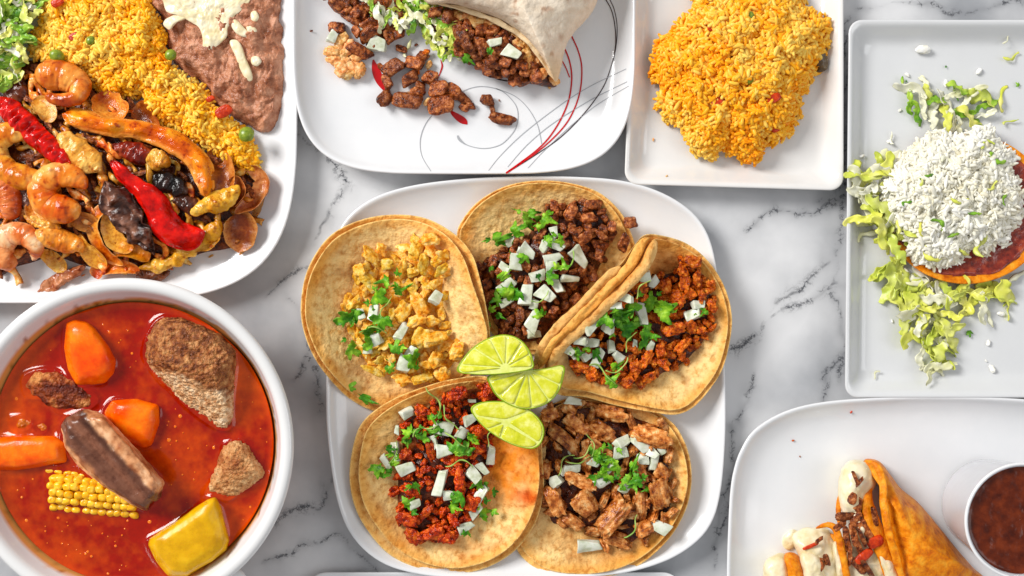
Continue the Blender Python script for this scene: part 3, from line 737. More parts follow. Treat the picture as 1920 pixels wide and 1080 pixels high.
plG, zG, RG_ = plate(rrect(572, 1073, 1282, 1500, 40), [(60, 0.5), (22, 2), (6, 5), (1, 7.5), (0, 8.6), (3, 9.2), (8, 8.8), (20, 7), (50, 5), (90, 4.5)], MAT['porcelain'], 'white plate whose top edge just shows below the taco plate', smooth=False, n=300, rimz=0.009)

# ---- printed lines on the burrito plate (parts of it)
def decal(pts, width, mat, z_=0.00035, name='printed_line'):
    p = np.array([(x, y, (w_[0] if w_ else width)) for x, y, *w_ in pts], float)
    q = spline(p, 90, False)
    d = np.gradient(q[:, :2], axis=0); d /= np.maximum(1e-9, np.linalg.norm(d, axis=1, keepdims=True)); nrm = np.stack([-d[:, 1], d[:, 0]], 1)
    hw = q[:, 2:3] / 2
    cols_ = []
    for s in (-1, 0, 1):
        e = q[:, :2] + nrm * hw * s; z = zB(e[:, 0], e[:, 1]) + z_
        k = S * (H - z) / H; cols_.append(np.stack([(e[:, 0] - 960) * k, (540 - e[:, 1]) * k, z], 1))
    v = np.stack(cols_, 1).reshape(-1, 3)
    f = ring_faces(90, 3, closed=False)
    solid(name, v, f, mat, plB)
PG, PR, PD = MAT['print_grey'], MAT['print_red'], MAT['print_dark']
decal([(858, 254, 3), (862, 262, 5), (876, 272, 1.6), (901, 278, 1.4), (925, 276, 1.4), (946, 266, 1.4), (968, 238, 1.4), (970, 205, 1.4), (955, 182, 1.4), (935, 168, 1.4), (905, 162, 1.4), (880, 166, 1.2), (860, 176, 1)], 1.4, PG)
decal([(930, 166), (965, 180), (990, 203), (1008, 235), (1016, 272)], 1.3, PG)
decal([(812, 214), (797, 234), (788, 262), (791, 292), (808, 321)], 1.4, PG)
decal([(916, 320), (940, 290), (985, 247), (1056, 193), (1110, 160), (1174, 129)], 1.2, PG)
decal([(952, 313), (990, 270), (1040, 229), (1110, 186), (1176, 153)], 1.2, PG)
decal([(990, 315), (1020, 283), (1070, 236), (1120, 196), (1179, 161)], 1.1, PG)
decal([(1130, -10), (1146, 18), (1153, 50), (1154, 85), (1147, 120), (1130, 165), (1094, 214), (1050, 258), (1000, 293), (949, 325)], 1.8, PD)
decal([(1138, -10), (1151, 16), (1157, 50), (1155, 86), (1149, 116)], 1.5, PD)
decal([(908, 134), (925, 145), (946, 151), (985, 155)], 2.4, PD)
decal([(1068, 60), (1084, 95), (1091, 130), (1086, 178), (1066, 225), (1034, 262), (990, 298), (949, 325)], 2.6, PR)
decal([(1056, 85), (1068, 115), (1072, 150), (1064, 195), (1040, 243), (1008, 280), (949, 324)], 2.8, PR)
decal([(1046, 100), (1060, 125), (1068, 145)], 2.2, PR)
decal([(826, 112, 1), (829, 124, 3), (824, 140, 2), (820, 150, 1)], 2, PR)
decal([(843, 205, 1), (850, 213, 8), (862, 222, 13), (871, 228, 11), (876, 233, 2)], 8, PR, name='printed_petal')
decal([(700, 112, 3), (704, 130, 14), (712, 150, 16), (724, 168, 10), (730, 176, 2)], 8, PR, name='printed_petal')

# ================================================================ tortillas of the five tacos
def tort_tint(seed, stain=None, gold=1.0, base=(226, 184, 128)):
    def f(X, Y, T):
        n = fbm(v3(X * 0.012, Y * 0.012, seed), seed, 4); m = fbm(v3(X * 0.045, Y * 0.045, seed), seed + 4, 4); q_ = 1 - np.abs(vnoise(v3(X * 0.09, Y * 0.09, seed), seed + 6)) * 2
        b = lin(base); dk = lin((214, 150, 76)); go = lin((244, 166, 48)); ed = lin((250, 208, 130))
        w = np.clip(0.15 + 1.1 * n, 0, 1)[..., None]; c = b * (1 - w) + dk * w
        w = (np.clip(m * 2.0 - 0.25, 0, 1) * 0.55)[..., None]; c = c * (1 - w) + lin((178, 110, 52)) * w
        w = (np.clip(q_ - 0.55, 0, 1) * np.clip(0.5 + m, 0, 1) * 0.9)[..., None]; c = c * (1 - w) + lin((160, 96, 44)) * w
        w = (sm(0.84, 0.97, T + 0.07 * n) * 0.55 * gold)[..., None]; c = c * (1 - w) + go * w
        w = (sm(0.985, 0.997, T))[..., None]; c = c * (1 - w) + ed * w
        if stain:
            for sx, sy, r, a, k in stain:
                w = (np.clip(1 - np.hypot(X - sx, Y - sy) / r + 0.5 * m, 0, 1) * k).clip(0, 1)[..., None] * 0.92; c = c * (1 - w) + lin(a) * w
        return c
    return f
TORT = {}
def taco(key, label, layers, floor, group='open tacos on the middle plate', stain=None, r0=0.45, pw=1.8, base=(226, 184, 128), c=None):
    q0 = Reg([p[:2] for p in layers[0]])
    root = empty('taco', P(q0.c[0], q0.c[1], floor / 1000), label, 'taco', group)
    z0 = floor
    for i, L in enumerate(layers):
        R = Reg([(p[0], p[1], p[2]) for p in L], c=c, n=260)
        sd = len(TORT) * 7 + i * 3
        def zf(px, py, T, R=R, z0=z0, sd=sd):
            h = R.extra(px, py)
            return (z0 + (h - z0) * np.clip((T - r0) / (1 - r0), 0, 1) ** pw) / 1000 + 0.0009 * fbm(v3(px * 0.03, py * 0.03, sd), sd, 3) * (0.4 + T) + 0.00045 * fbm(v3(px * 0.11, py * 0.11, sd), sd + 2, 2)
        sheet('tortilla', R, zf, 0.0021, MAT['tortilla'], nr=84, parent=root, tint=tort_tint(sd, stain if i == len(layers) - 1 else None, base=base), seed=sd)
        z0 += 2.3
    TORT[key] = (R, zf, root)
    return R, zf

taco('steak', 'open taco of diced steak at the top of the middle plate', [
    [(857, 446, 14), (868, 412, 18), (900, 376, 22), (950, 349, 24), (1010, 339, 25), (1070, 344, 24), (1122, 361, 22), (1160, 394, 20), (1180, 430, 18), (1192, 480, 13), (1170, 540, 11), (1120, 610, 11), (1040, 660, 11), (960, 655, 11), (905, 600, 11), (868, 520, 11)],
    [(862, 446, 17), (874, 414, 21), (904, 380, 25), (952, 353, 27), (1010, 343, 28), (1068, 348, 27), (1118, 366, 25), (1152, 396, 23), (1172, 432, 20), (1184, 480, 15), (1164, 536, 13), (1114, 604, 13), (1036, 652, 13), (962, 647, 13), (909, 594, 13), (872, 518, 13)]],
    9, base=(250, 212, 142))
taco('pork', 'open taco of roasted pork chunks at the lower end of the middle plate', [
    [(1050, 752, 12), (1130, 745, 12), (1210, 762, 12), (1257, 790, 17), (1279, 820, 20), (1293, 860, 22), (1296, 905, 22), (1288, 948, 22), (1268, 990, 20), (1240, 1025, 20), (1200, 1058, 18), (1150, 1078, 17), (1090, 1084, 17), (1023, 1074, 15), (973, 1036, 12), (960, 980, 11), (975, 900, 11), (1000, 800, 11)],
    [(1052, 758, 14), (1130, 751, 14), (1206, 768, 14), (1250, 795, 20), (1271, 824, 23), (1285, 862, 25), (1289, 905, 25), (1280, 946, 25), (1261, 985, 23), (1234, 1019, 22), (1196, 1049, 21), (1148, 1069, 20), (1090, 1076, 19), (1027, 1067, 17), (982, 1032, 14), (968, 978, 13), (982, 902, 13), (1005, 806, 13)]],
    9, r0=0.5, base=(250, 212, 142), stain=[(1120, 1040, 80, (206, 134, 50), 0.4)])
taco('chicken', 'open taco of yellow chicken with its right side folded up', [
    [(565, 592, 36), (570, 530, 36), (590, 480, 36), (625, 438, 34), (680, 412, 30), (740, 403, 26), (798, 410, 28), (850, 438, 34), (884, 476, 38), (900, 525, 40), (912, 580, 38), (918, 635, 34), (903, 672, 24), (870, 715, 13), (800, 752, 11), (720, 772, 11), (660, 750, 13), (610, 700, 30), (580, 650, 34)],
    [(573, 592, 39), (578, 533, 39), (597, 487, 39), (631, 446, 37), (683, 421, 33), (740, 411, 29), (792, 418, 31), (838, 443, 37), (868, 482, 41), (885, 530, 43), (902, 580, 41), (914, 632, 37), (896, 668, 27), (864, 706, 15), (798, 742, 13), (722, 762, 13), (664, 740, 16), (616, 693, 33), (588, 646, 37)]],
    11, r0=0.42, pw=1.15, base=(250, 212, 142), c=(735, 590))
taco('red', 'open taco of orange red pork whose doubled left wall is folded up', [
    [(1209, 441, 46), (1240, 442, 40), (1283, 455, 32), (1318, 480, 28), (1346, 515, 27), (1364, 554, 26), (1372, 598, 26), (1367, 645, 26), (1353, 694, 26), (1325, 737, 25), (1297, 765, 25), (1266, 777, 25), (1226, 773, 26), (1156, 760, 26), (1096, 744, 25), (1050, 740, 22), (1010, 715, 24), (1000, 682, 36), (1026, 631, 44), (1086, 571, 49), (1128, 526, 51), (1163, 496, 52), (1190, 460, 51)],
    [(1222, 452, 44), (1245, 450, 39), (1283, 464, 33), (1315, 488, 30), (1340, 521, 29), (1357, 557, 28), (1365, 600, 28), (1360, 645, 28), (1346, 691, 28), (1319, 731, 27), (1292, 758, 27), (1263, 769, 28), (1226, 765, 29), (1158, 750, 29), (1100, 734, 28), (1058, 728, 25), (1032, 706, 28), (1036, 668, 38), (1060, 640, 44), (1105, 605, 47), (1140, 570, 49), (1190, 530, 49), (1214, 490, 48)]],
    13, r0=0.42, pw=1.25, c=(1230, 620), base=(250, 212, 142), stain=[(1240, 480, 60, (222, 130, 34), 0.8), (1190, 742, 70, (238, 168, 62), 0.9), (1290, 560, 40, (206, 110, 30), 0.5)])
# folded double wall on the red taco: thick curling edges of the tortilla standing up
def wall_tint(a, b):
    return lambda s, cu, v: lin(a) * (0.5 + 0.5 * cu[..., None]) + lin(b) * (0.5 - 0.5 * cu[..., None])
red_root = TORT['red'][2]
for pth, r_, c1, c2, wd in (([(1003, 684, 38), (1028, 634, 45), (1088, 573, 50), (1130, 528, 52), (1164, 500, 53)], 14, (214, 150, 76), (236, 188, 116), 17),
                    ([(1010, 690, 38), (1040, 640, 46), (1096, 586, 51), (1142, 540, 53), (1180, 500, 54), (1200, 462, 54), (1216, 446, 52)], -8, (222, 142, 48), (240, 184, 98), 18),
                    ([(1022, 690, 36), (1056, 646, 45), (1106, 600, 50), (1152, 556, 53), (1192, 518, 54), (1216, 484, 54), (1228, 450, 50)], 10, (236, 190, 122), (226, 160, 76), 20)):
    sweep('tortilla_fold', [(*p, wd) for p in pth], MAT['tortilla'], nl=70, nc=18, thick=5.5, roll=r_, amp=1.6, fs=0.05, wr=1.6, wf=0.05, parent=red_root, tint=wall_tint(c1, c2), seed=wd * 3, ends=(0.12, 0.1))
taco('chorizo', 'open taco of red pork on doubled tortillas beside the lower lime', [
    [(914, 707, 20), (851, 711, 26), (798, 725, 28), (745, 745, 28), (702, 771, 26), (674, 802, 22), (660, 850, 20), (656, 900, 19), (667, 953, 18), (693, 999, 17), (729, 1038, 16), (776, 1062, 16), (837, 1074, 16), (886, 1071, 16), (933, 1054, 17), (975, 1022, 18), (1006, 974, 20), (1019, 918, 23), (1017, 870, 24), (1010, 800, 20), (970, 740, 18)],
    [(915, 716, 22), (853, 719, 29), (803, 732, 31), (754, 752, 31), (714, 778, 29), (688, 808, 26), (676, 852, 24), (673, 898, 23), (683, 945, 22), (708, 988, 21), (744, 1028, 20), (794, 1055, 20), (850, 1065, 20), (896, 1058, 21), (936, 1040, 23), (972, 1008, 25), (998, 962, 28), (1010, 912, 31), (1010, 864, 31), (1002, 800, 26), (968, 748, 22)]],
    11, r0=0.5, pw=1.7, base=(250, 212, 142), c=(840, 890), stain=[(930, 850, 150, (240, 132, 4), 1.3), (985, 930, 30, (214, 84, 6), 1.2), (760, 1000, 60, (226, 140, 40), 0.6), (745, 860, 60, (214, 150, 66), 0.6), (860, 1020, 60, (226, 130, 30), 0.5)])

# ================================================================ taco fillings
FILL = {}
def filling(key, pts, h, mat, label, piece_kind, pname, plabel, cat, n, size, dmin, seed, aspect=(0.7, 1.0), keep=None):
    R = Reg(pts); Rt, ztf, _ = TORT[key]
    def zf(px, py, T=None):
        T = np.clip(R.t(px, py), 0, 1.02)
        zt = ztf(px, py, np.clip(Rt.t(px, py), 0, 1))
        return zt * 1 + (h / 1000) * np.clip(1 - T ** 2.6, 0, 1) ** 0.7
    FILL[key] = (R, zf)
    def zs(px, py, T): return zf(px, py) - 0.0015 + 0.002 * fbm(v3(px * 0.07, py * 0.07, 3), seed, 4) * (1 - T ** 6)
    def low(px, py, T): return zs(px, py, T) - 0.0022
    sheet('filling_base', Reg(pts), low, 0.002, mat, nr=30, label=label, cat='filling', kind='stuff')
    for (x, y) in scatter(R, n, dmin, 0.97, seed, keep):
        s = RG.uniform(*size); a = RG.uniform(0, 360); ar = RG.uniform(*aspect)
        z = float(zf(x, y)) * 1000 + RG.uniform(-1.5, 1.0)
        piece(piece_kind, pname, x, y, z, s, s * ar, s * S * 1000 * RG.uniform(.7, .9), a, plabel.format(sector(R, x, y)), cat, plabel.split(' in ')[0] + 's of the ' + key + ' taco', RG.uniform(-.5, .5), RG.uniform(-.5, .5))
    return R, zf
def hero(kind, name, key, items, label, cat, group, hz=0.42, lift=1.5, tilt=0.25, ex=0):
    """items: (x, y, length px[, width px[, angle]])"""
    R, zf = FILL[key]
    for it in items:
        x, y, s = it[:3]; w_ = it[3] if len(it) > 3 else s * RG.uniform(.75, 1); a = it[4] if len(it) > 4 else RG.uniform(0, 360)
        lf = it[5] if len(it) > 5 else lift
        Rt, ztf, _ = TORT[key]
        zb = float(zf(x, y)) * 1000
        hh = min(s, w_) * S * 1000 * hz if kind not in ('cilantro', 'stemp') else s * S * 1000
        piece(kind, name, x, y, zb + lf + (hh * 0.35 if kind not in ('cilantro', 'stemp') else 1.6), s, w_, hh, a, label.format(sector(R, x, y)), cat, group, RG.uniform(-tilt, tilt), RG.uniform(-tilt, tilt))

filling('steak', [(893, 500), (930, 470), (985, 440), (1020, 395), (1060, 378), (1115, 375), (1150, 405), (1150, 440), (1135, 490), (1105, 540), (1060, 595), (1010, 645), (950, 640), (915, 600), (895, 550)], 15, MAT['sauce_dark'],
    'dark juicy bottom of the diced steak filling', 'steak', 'diced_steak', 'browned diced steak piece in {} part of steak taco filling', 'meat', 120, (17, 30), 12, 11)
filling('pork', [(1020, 770), (1060, 752), (1130, 755), (1200, 775), (1255, 800), (1262, 860), (1268, 950), (1235, 995), (1180, 1030), (1130, 1025), (1075, 990), (1025, 985), (1012, 900), (1012, 830)], 11, MAT['sauce_dark'],
    'dark juicy bottom of the roasted pork filling', 'carnitas', 'pork_shred', 'roasted pork shred in {} part of pork taco filling', 'meat', 90, (24, 42), 15, 12, (0.4, 0.6))
filling('chicken', [(655, 520), (690, 470), (745, 455), (800, 435), (835, 470), (838, 540), (845, 620), (868, 660), (845, 705), (760, 722), (690, 700), (655, 640), (645, 580)], 10, MAT['chicken'],
    'orange saucy bottom of the yellow chicken filling', 'chicken', 'chicken_piece', 'small yellow chicken piece in {} part of chicken taco filling', 'meat', 62, (24, 38), 17, 13)
filling('red', [(1060, 650), (1110, 600), (1170, 545), (1215, 510), (1262, 505), (1290, 480), (1325, 510), (1345, 570), (1335, 625), (1290, 680), (1240, 708), (1180, 728), (1100, 712), (1058, 690)], 13, MAT['sauce_dark'],
    'dark saucy bottom of the orange pork filling', 'pastor', 'pork_crumble', 'orange pork crumble in {} part of orange pork taco filling', 'meat', 130, (17, 32), 12, 14)
filling('chorizo', [(745, 790), (790, 760), (850, 728), (910, 712), (940, 740), (930, 820), (918, 880), (905, 940), (885, 990), (850, 1022), (790, 1020), (745, 985), (738, 900), (748, 840)], 11, MAT['sauce_dark'],
    'dark red oily bottom of the red pork filling', 'chorizo', 'red_pork_crumble', 'red pork crumble in {} part of red pork taco filling', 'meat', 135, (16, 32), 11.5, 15)

hero('steak', 'diced_steak', 'steak', [(1040, 387, 26, 24, 80), (1070, 398, 34, 26, 60), (1108, 383, 28, 26, 10), (1103, 408, 34, 28, 20), (1077, 433, 28), (1097, 446, 34), (1060, 458, 24), (1127, 440, 30), (1147, 425, 22), (1123, 478, 28), (925, 490, 30), (940, 512, 26), (1010, 445, 20), (998, 420, 26), (1078, 560, 26), (1060, 573, 22), (1038, 582, 22), (1050, 545, 24), (1112, 517, 28), (975, 590, 30), (1093, 505, 26)],
     'larger browned steak cube in {} part of steak taco', 'meat', 'larger steak cubes of the steak taco', 0.8)
piece('steak', 'diced_steak', 1183, 417, 24, 30, 28, 11, 8, 'steak cube fallen off the steak taco onto the bare white plate', 'meat', None)
piece('steak', 'diced_steak', 1170, 455, 27, 35, 30, 12, 55, 'steak cube on the tortilla edge beside the folded red taco', 'meat', None)
hero('carnitas', 'pork_chunk', 'pork', [(1143, 773, 78, 32, -14), (1220, 817, 90, 44, -14), (1130, 807, 66, 34, -38), (1057, 822, 94, 32, -35), (1080, 797, 60, 26, -40), (1033, 777, 38, 30, 20), (1067, 767, 40, 28, -30), (1087, 900, 76, 30, -16), (1040, 940, 64, 38, -80), (1097, 945, 58, 48, -50), (1150, 968, 92, 42, 52), (1237, 927, 66, 42, -72), (1203, 940, 50, 26, -85), (1242, 887, 44, 32, -50), (1073, 977, 50, 32, -50), (1155, 1013, 68, 28, -12), (1207, 990, 40, 32, 30), (1200, 885, 50, 26, -80), (1127, 842, 60, 26, -30), (1020, 880, 40, 30, 80), (1187, 962, 26, 24, 0)],
     'roast pork chunk in {} part of pork taco', 'meat', 'larger pork chunks of the pork taco', 0.8, 1.0, 0.15)
hero('chicken', 'chicken_chunk', 'chicken', [(696, 480, 46, 34, -30), (672, 506, 32), (694, 528, 54, 40, -35), (724, 495, 32), (759, 465, 34), (754, 502, 40, 28, 50), (780, 469, 42, 32, 70), (806, 447, 42, 40, 20), (794, 495, 44, 34, 60), (828, 506, 32, 30, 10), (802, 536, 26, 24, 5), (772, 539, 38, 26, -50), (757, 582, 42, 36, 60), (787, 575, 58, 34, -65), (780, 600, 40), (663, 568, 40, 22, 50), (735, 591, 30, 18, 80), (809, 602, 34), (787, 634, 46), (815, 635, 52, 40, 0), (857, 658, 38), (817, 673, 38), (800, 684, 30), (680, 652, 44, 20, -60), (700, 694, 52, 22, -20), (724, 647, 34, 20, 50), (735, 676, 26), (754, 710, 40, 28, 10), (791, 710, 44, 26, 5), (828, 702, 36), (712, 675, 26)],
     'yellow chicken chunk in {} part of chicken taco filling', 'meat', 'larger chicken chunks of the chicken taco', 0.75)
hero('pastor', 'pork_chunk', 'red', [(1297, 490, 38), (1279, 508, 34), (1307, 522, 38, 26, 80), (1247, 536, 38), (1283, 529, 34), (1272, 560, 46), (1316, 554, 30), (1335, 573, 30), (1293, 550, 30), (1265, 617, 48, 36, 20), (1258, 586, 30), (1297, 613, 34), (1314, 620, 26), (1279, 650, 44, 28, 60), (1240, 656, 36), (1188, 652, 32), (1212, 673, 44, 28, 60), (1242, 680, 38), (1191, 691, 44, 30, 70), (1177, 715, 30), (1216, 708, 34), (1086, 687, 44, 30, -20), (1110, 700, 36), (1158, 690, 28)],
     'orange pork chunk in {} part of orange pork taco', 'meat', 'larger orange pork chunks of the orange pork taco', 0.75)
hero('chorizo', 'pork_chunk', 'chorizo', [(858, 738, 54, 34, 20), (914, 738, 42, 30, 60), (807, 844, 50, 26, -75), (862, 900, 54, 28, 85), (812, 1000, 50, 40, 20), (763, 974, 50, 40, -20), (897, 841, 34), (900, 806, 40), (765, 918, 34), (790, 772, 34), (812, 785, 30), (775, 1005, 40), (835, 1008, 40), (885, 945, 38), (850, 975, 34), (800, 960, 40, 24, 40), (760, 850, 28)],
     'shiny red orange pork chunk in {} part of red pork taco', 'meat', 'larger red pork chunks of the red pork taco', 0.7)

ON = dict(
 chicken=[(818, 558, 27, 25, 60), (702, 587, 38, 24, 80), (754, 621, 40, 20, 60), (706, 635, 28), (772, 660, 30, 20, 60), (759, 682, 32), (678, 589, 24), (691, 654, 22)],
 steak=[(963, 450, 28, 24, 10), (990, 472, 32, 28, -40), (965, 493, 38, 28, 90), (1040, 437, 22), (1043, 460, 32, 26, -30), (1020, 460, 26), (1038, 483, 36, 22, 15), (1035, 500, 28, 26, 10), (1088, 483, 44, 28, -55), (1040, 530, 48, 26, -62), (1067, 522, 40, 17, -5), (1010, 518, 30, 20, 20), (1022, 550, 42, 34, -40), (987, 553, 42, 28, 80), (950, 537, 38, 26, 40), (1000, 600, 46, 34, 60), (1003, 627, 30, 18, 0), (945, 503, 24), (950, 565, 26, 18, 20), (975, 475, 24), (1003, 570, 22)],
 red=[(1209, 519, 30, 24, 10), (1173, 559, 32, 22, -20), (1156, 573, 26), (1110, 613, 42, 20, 40), (1202, 585, 54, 26, -80), (1309, 573, 28, 26, 0), (1298, 591, 36, 30, 20), (1142, 610, 34, 26, 70), (1112, 642, 30), (1089, 638, 28), (1064, 654, 30), (1082, 663, 24), (1101, 668, 26, 18, 30), (1121, 673, 44, 26, 60), (1147, 650, 26, 20, 90), (1191, 645, 18, 14, 80), (1219, 650, 26, 18, 60), (1158, 668, 22), (1226, 529, 26, 16, 50)],
 chorizo=[(763, 776, 28, 26, 20), (744, 805, 20, 12, 80), (742, 844, 44, 18, -80), (724, 867, 34, 16, -60), (761, 879, 36, 26, 20), (833, 804, 38, 28, -10), (867, 812, 28, 22, 60), (881, 786, 32, 24, 20), (835, 844, 32, 28, 0), (814, 830, 26, 16, -70), (921, 855, 46, 24, 80), (888, 893, 38, 26, -45), (907, 879, 32, 20, -50), (825, 907, 54, 22, 75), (902, 925, 44, 26, 50), (893, 957, 34, 22, 40), (844, 929, 24, 22, 0), (779, 943, 26, 22, 20), (874, 987, 32, 22, 20), (886, 752, 18, 8, 0)],
 pork=[(1080, 753, 46, 20, -15), (1167, 830, 34, 30, 20), (1163, 850, 34, 28, 0), (1203, 833, 44, 24, -40), (1220, 847, 34, 26, -40), (1207, 863, 26, 24, 0), (1227, 867, 38, 22, 75), (1240, 843, 26, 16, -60), (1073, 878, 42, 24, 5), (1043, 903, 28, 26, 30), (1115, 867, 26, 20, -30), (1143, 877, 34, 28, 40), (1130, 903, 34, 24, 30), (1173, 913, 26, 18, 60), (1240, 990, 38, 24, -25), (1107, 1023, 46, 28, 0), (1072, 842, 24, 9, 60)])
NM = dict(chicken='chicken taco', steak='steak taco', red='orange pork taco', chorizo='red pork taco', pork='roast pork taco')
for k in ON:
    ON[k] = [(t[0], t[1], t[2] * 0.86, *[u * (0.84 if i == 0 else 1) for i, u in enumerate(t[3:])]) for t in ON[k]]
    hero('onion', 'onion_dice', k, ON[k], 'white diced onion piece in {} part of ' + NM[k], 'onion', 'diced onion on the ' + NM[k], 0.5, 3.6, 0.45)
CI = dict(
 chicken=[(726, 528, 40), (706, 556, 56), (744, 545, 50, 26, 20), (650, 602, 54), (717, 598, 54), (687, 621, 66, 24, 0), (656, 655, 48), (698, 645, 44), (743, 658, 50, 34, 80), (778, 676, 50), (730, 695, 40, 20, 60), (668, 585, 40)],
 steak=[(932, 452, 56, 32, 20), (965, 435, 56, 34, 30), (987, 413, 56, 40, 10), (1020, 410, 46, 36, -20), (1027, 445, 44, 20, -70), (1053, 450, 34), (1057, 503, 34), (1028, 520, 40), (950, 555, 56, 44, 60), (972, 548, 36), (940, 520, 54, 22, 50), (1013, 592, 34), (933, 590, 40, 14, -30), (983, 480, 34), (995, 400, 40, 22, 10), (935, 562, 34)],
 red=[(1239, 589, 60, 56, 30), (1223, 568, 48), (1170, 617, 66, 50, 20), (1209, 620, 50, 40, -30), (1209, 640, 44), (1138, 596, 48), (1184, 571, 46), (1156, 585, 60, 20, 5), (1117, 659, 44, 20, -60), (1080, 663, 32), (1144, 719, 52, 30, 50), (1152, 691, 44, 18, 30), (1156, 600, 50), (1250, 570, 34), (1170, 590, 40), (1305, 590, 34, 8, -15)],
 chorizo=[(767, 813, 42), (791, 822, 34), (805, 809, 40, 20, 10), (828, 800, 34), (855, 845, 52), (872, 850, 42), (728, 841, 36, 18, -10), (738, 865, 40, 20, -60), (707, 876, 44), (714, 892, 32), (779, 908, 40, 16, -70), (760, 945, 38), (865, 932, 40), (848, 948, 44, 24, -30), (902, 962, 44), (900, 908, 36), (925, 923, 20), (885, 825, 34), (768, 830, 20), (872, 1000, 18), (808, 780, 40, 18, -60)],
 pork=[(1113, 853, 38), (1127, 867, 44), (1143, 860, 36), (1157, 873, 40), (1113, 893, 30), (1187, 877, 54, 18, 65), (1173, 897, 34), (1197, 897, 40), (1140, 893, 32), (1128, 885, 36), (1188, 908, 30), (1160, 842, 26, 12, -60)])
for k in CI:
    CI[k] += [(x + RG.uniform(-24, 24), y + RG.uniform(-20, 20), RG.uniform(18, 30), RG.uniform(10, 20)) for x, y, *_ in CI[k]]
    hero('cilantro', 'cilantro_leaf', k, CI[k], 'chopped green cilantro leaf in {} part of ' + NM[k], 'herb', 'chopped cilantro on the ' + NM[k], 1, 7.0, 0.35)
ST = dict(chicken=[(700, 618, 60, 60, 5), (722, 575, 50, 50, 50)], steak=[(1070, 490, 50, 50, 60), (1015, 560, 46, 46, 30)], red=[(1131, 698, 70, 70, -50), (1203, 540, 50, 50, 60), (1160, 690, 60, 60, 30), (1180, 640, 50, 50, 70)],
          chorizo=[(816, 752, 70, 70, -50), (842, 785, 60, 60, -60), (862, 869, 62, 62, 15), (850, 822, 60, 60, -35), (918, 820, 40, 40, 85), (795, 805, 60, 60, 10), (740, 850, 50, 50, 80)],
          pork=[(1058, 868, 60, 60, 70), (1085, 865, 56, 56, 20), (1110, 835, 50, 50, -70), (1187, 990, 56, 56, 70), (1095, 850, 50, 50, 50)])
for k in ST:
    hero('stemp', 'cilantro_strand', k, ST[k], 'thin curved cilantro stem in {} part of ' + NM[k], 'herb', 'cilantro stems on the ' + NM[k], 1, 8.5, 0.2)
piece('cilantro', 'cilantro_leaf', 654, 727, 18, 36, 26, 10, 40, 'small cilantro leaf stuck low on the bare chicken taco tortilla', 'herb', None)
piece('cilantro', 'cilantro_leaf', 680, 746, 18, 66, 18, 12, -22, 'long dark cilantro shred on the lower rim of the chicken taco tortilla', 'herb', None)

# ================================================================ lime wedges
def lime(label, outline, hub, z, tilt, angs, seed):
    R = Reg(outline, True, 120, round_=2)
    root = empty('lime_wedge', P(R.c[0], R.c[1], z / 1000 - 0.012), label, 'lime', 'lime wedges between the tacos')
    def zz(px, py): return z / 1000 + ((px - R.c[0]) * tilt[0] + (py - R.c[1]) * tilt[1]) * S
    na = 120; qx, qy = R.q[:, 0], R.q[:, 1]
    # rind: lip round the cut face, then a dome under it
    rows = []
    for k, dz in ((0.95, 0.0002), (0.975, 0.0006), (0.99, 0.0003), (1.0, -0.0006), (0.99, -0.003), (0.93, -0.0065), (0.82, -0.010), (0.6, -0.0135), (0.3, -0.0155), (0.02, -0.016)):
        x = R.c[0] + (qx - R.c[0]) * k; y = R.c[1] + (qy - R.c[1]) * k; Z = zz(x, y) + dz
        kk = S * (H - Z) / H; rows.append(np.stack([(x - 960) * kk, (540 - y) * kk, Z], 1))
    solid('rind', np.array(rows).reshape(-1, 3), ring_faces(len(rows), na)[:, ::-1], MAT['lime_rind'], root)
    rows = []
    for k in (0.005, 0.3, 0.6, 0.85, 0.965):
        x = R.c[0] + (qx - R.c[0]) * k; y = R.c[1] + (qy - R.c[1]) * k; Z = zz(x, y) + 0.0002
        kk = S * (H - Z) / H; rows.append(np.stack([(x - 960) * kk, (540 - y) * kk, Z], 1))
    solid('pith', np.array(rows).reshape(-1, 3), ring_faces(len(rows), na)[:, ::-1], MAT['lime_pith'], root)
    # segments: sectors about the hub, cut off inside the rind
    hx, hy = hub
    def edge(a):
        dx, dy = cos(radians(a)), -sin(radians(a)); lo_, hi_ = 0.0, 300.0
        for _ in range(30):
            m = (lo_ + hi_) / 2
            if R.t(hx + dx * m, hy + dy * m) < 0.935: lo_ = m
            else: hi_ = m
        return hx + dx * lo_, hy + dy * lo_, lo_
    for a0, a1 in zip(angs[:-1], angs[1:]):
        am = (a0 + a1) / 2; L = edge(am)[2]
        if L < 8: continue
        g = 1.1
        ox, oy = hx + cos(radians(am)) * 5, hy - sin(radians(am)) * 5
        pts = [(ox, oy)]
        for a in np.linspace(a0 + g * 0.6, a1 - g * 0.6, 14):
            ex, ey, l = edge(a)
            pts.append((ex, ey))
        p = np.array(pts, float); cc = p.mean(0); p = cc + (p - cc) * 0.97
        q = spline(p, 48, True, False)
        for _ in range(2): q = (np.roll(q, 1, 0) + 2 * q + np.roll(q, -1, 0)) / 4
        rows = []
        for k, dz in ((1.0, 0.0001), (0.985, 0.0006), (0.93, 0.0009), (0.7, 0.00105), (0.4, 0.0011), (0.02, 0.0011)):
            x = cc[0] + (q[:, 0] - cc[0]) * k; y = cc[1] + (q[:, 1] - cc[1]) * k
            Z = zz(x, y) + dz + 0.00025 * vnoise(v3(np.hypot(x - hx, y - hy) * 0.05, np.arctan2(y - hy, x - hx) * 22, seed), seed) * (k < 0.96)
            kk = S * (H - Z) / H; rows.append(np.stack([(x - 960) * kk, (540 - y) * kk, Z], 1))
        solid('segment', np.array(rows).reshape(-1, 3), ring_faces(len(rows), 48), MAT['lime_flesh'], root)
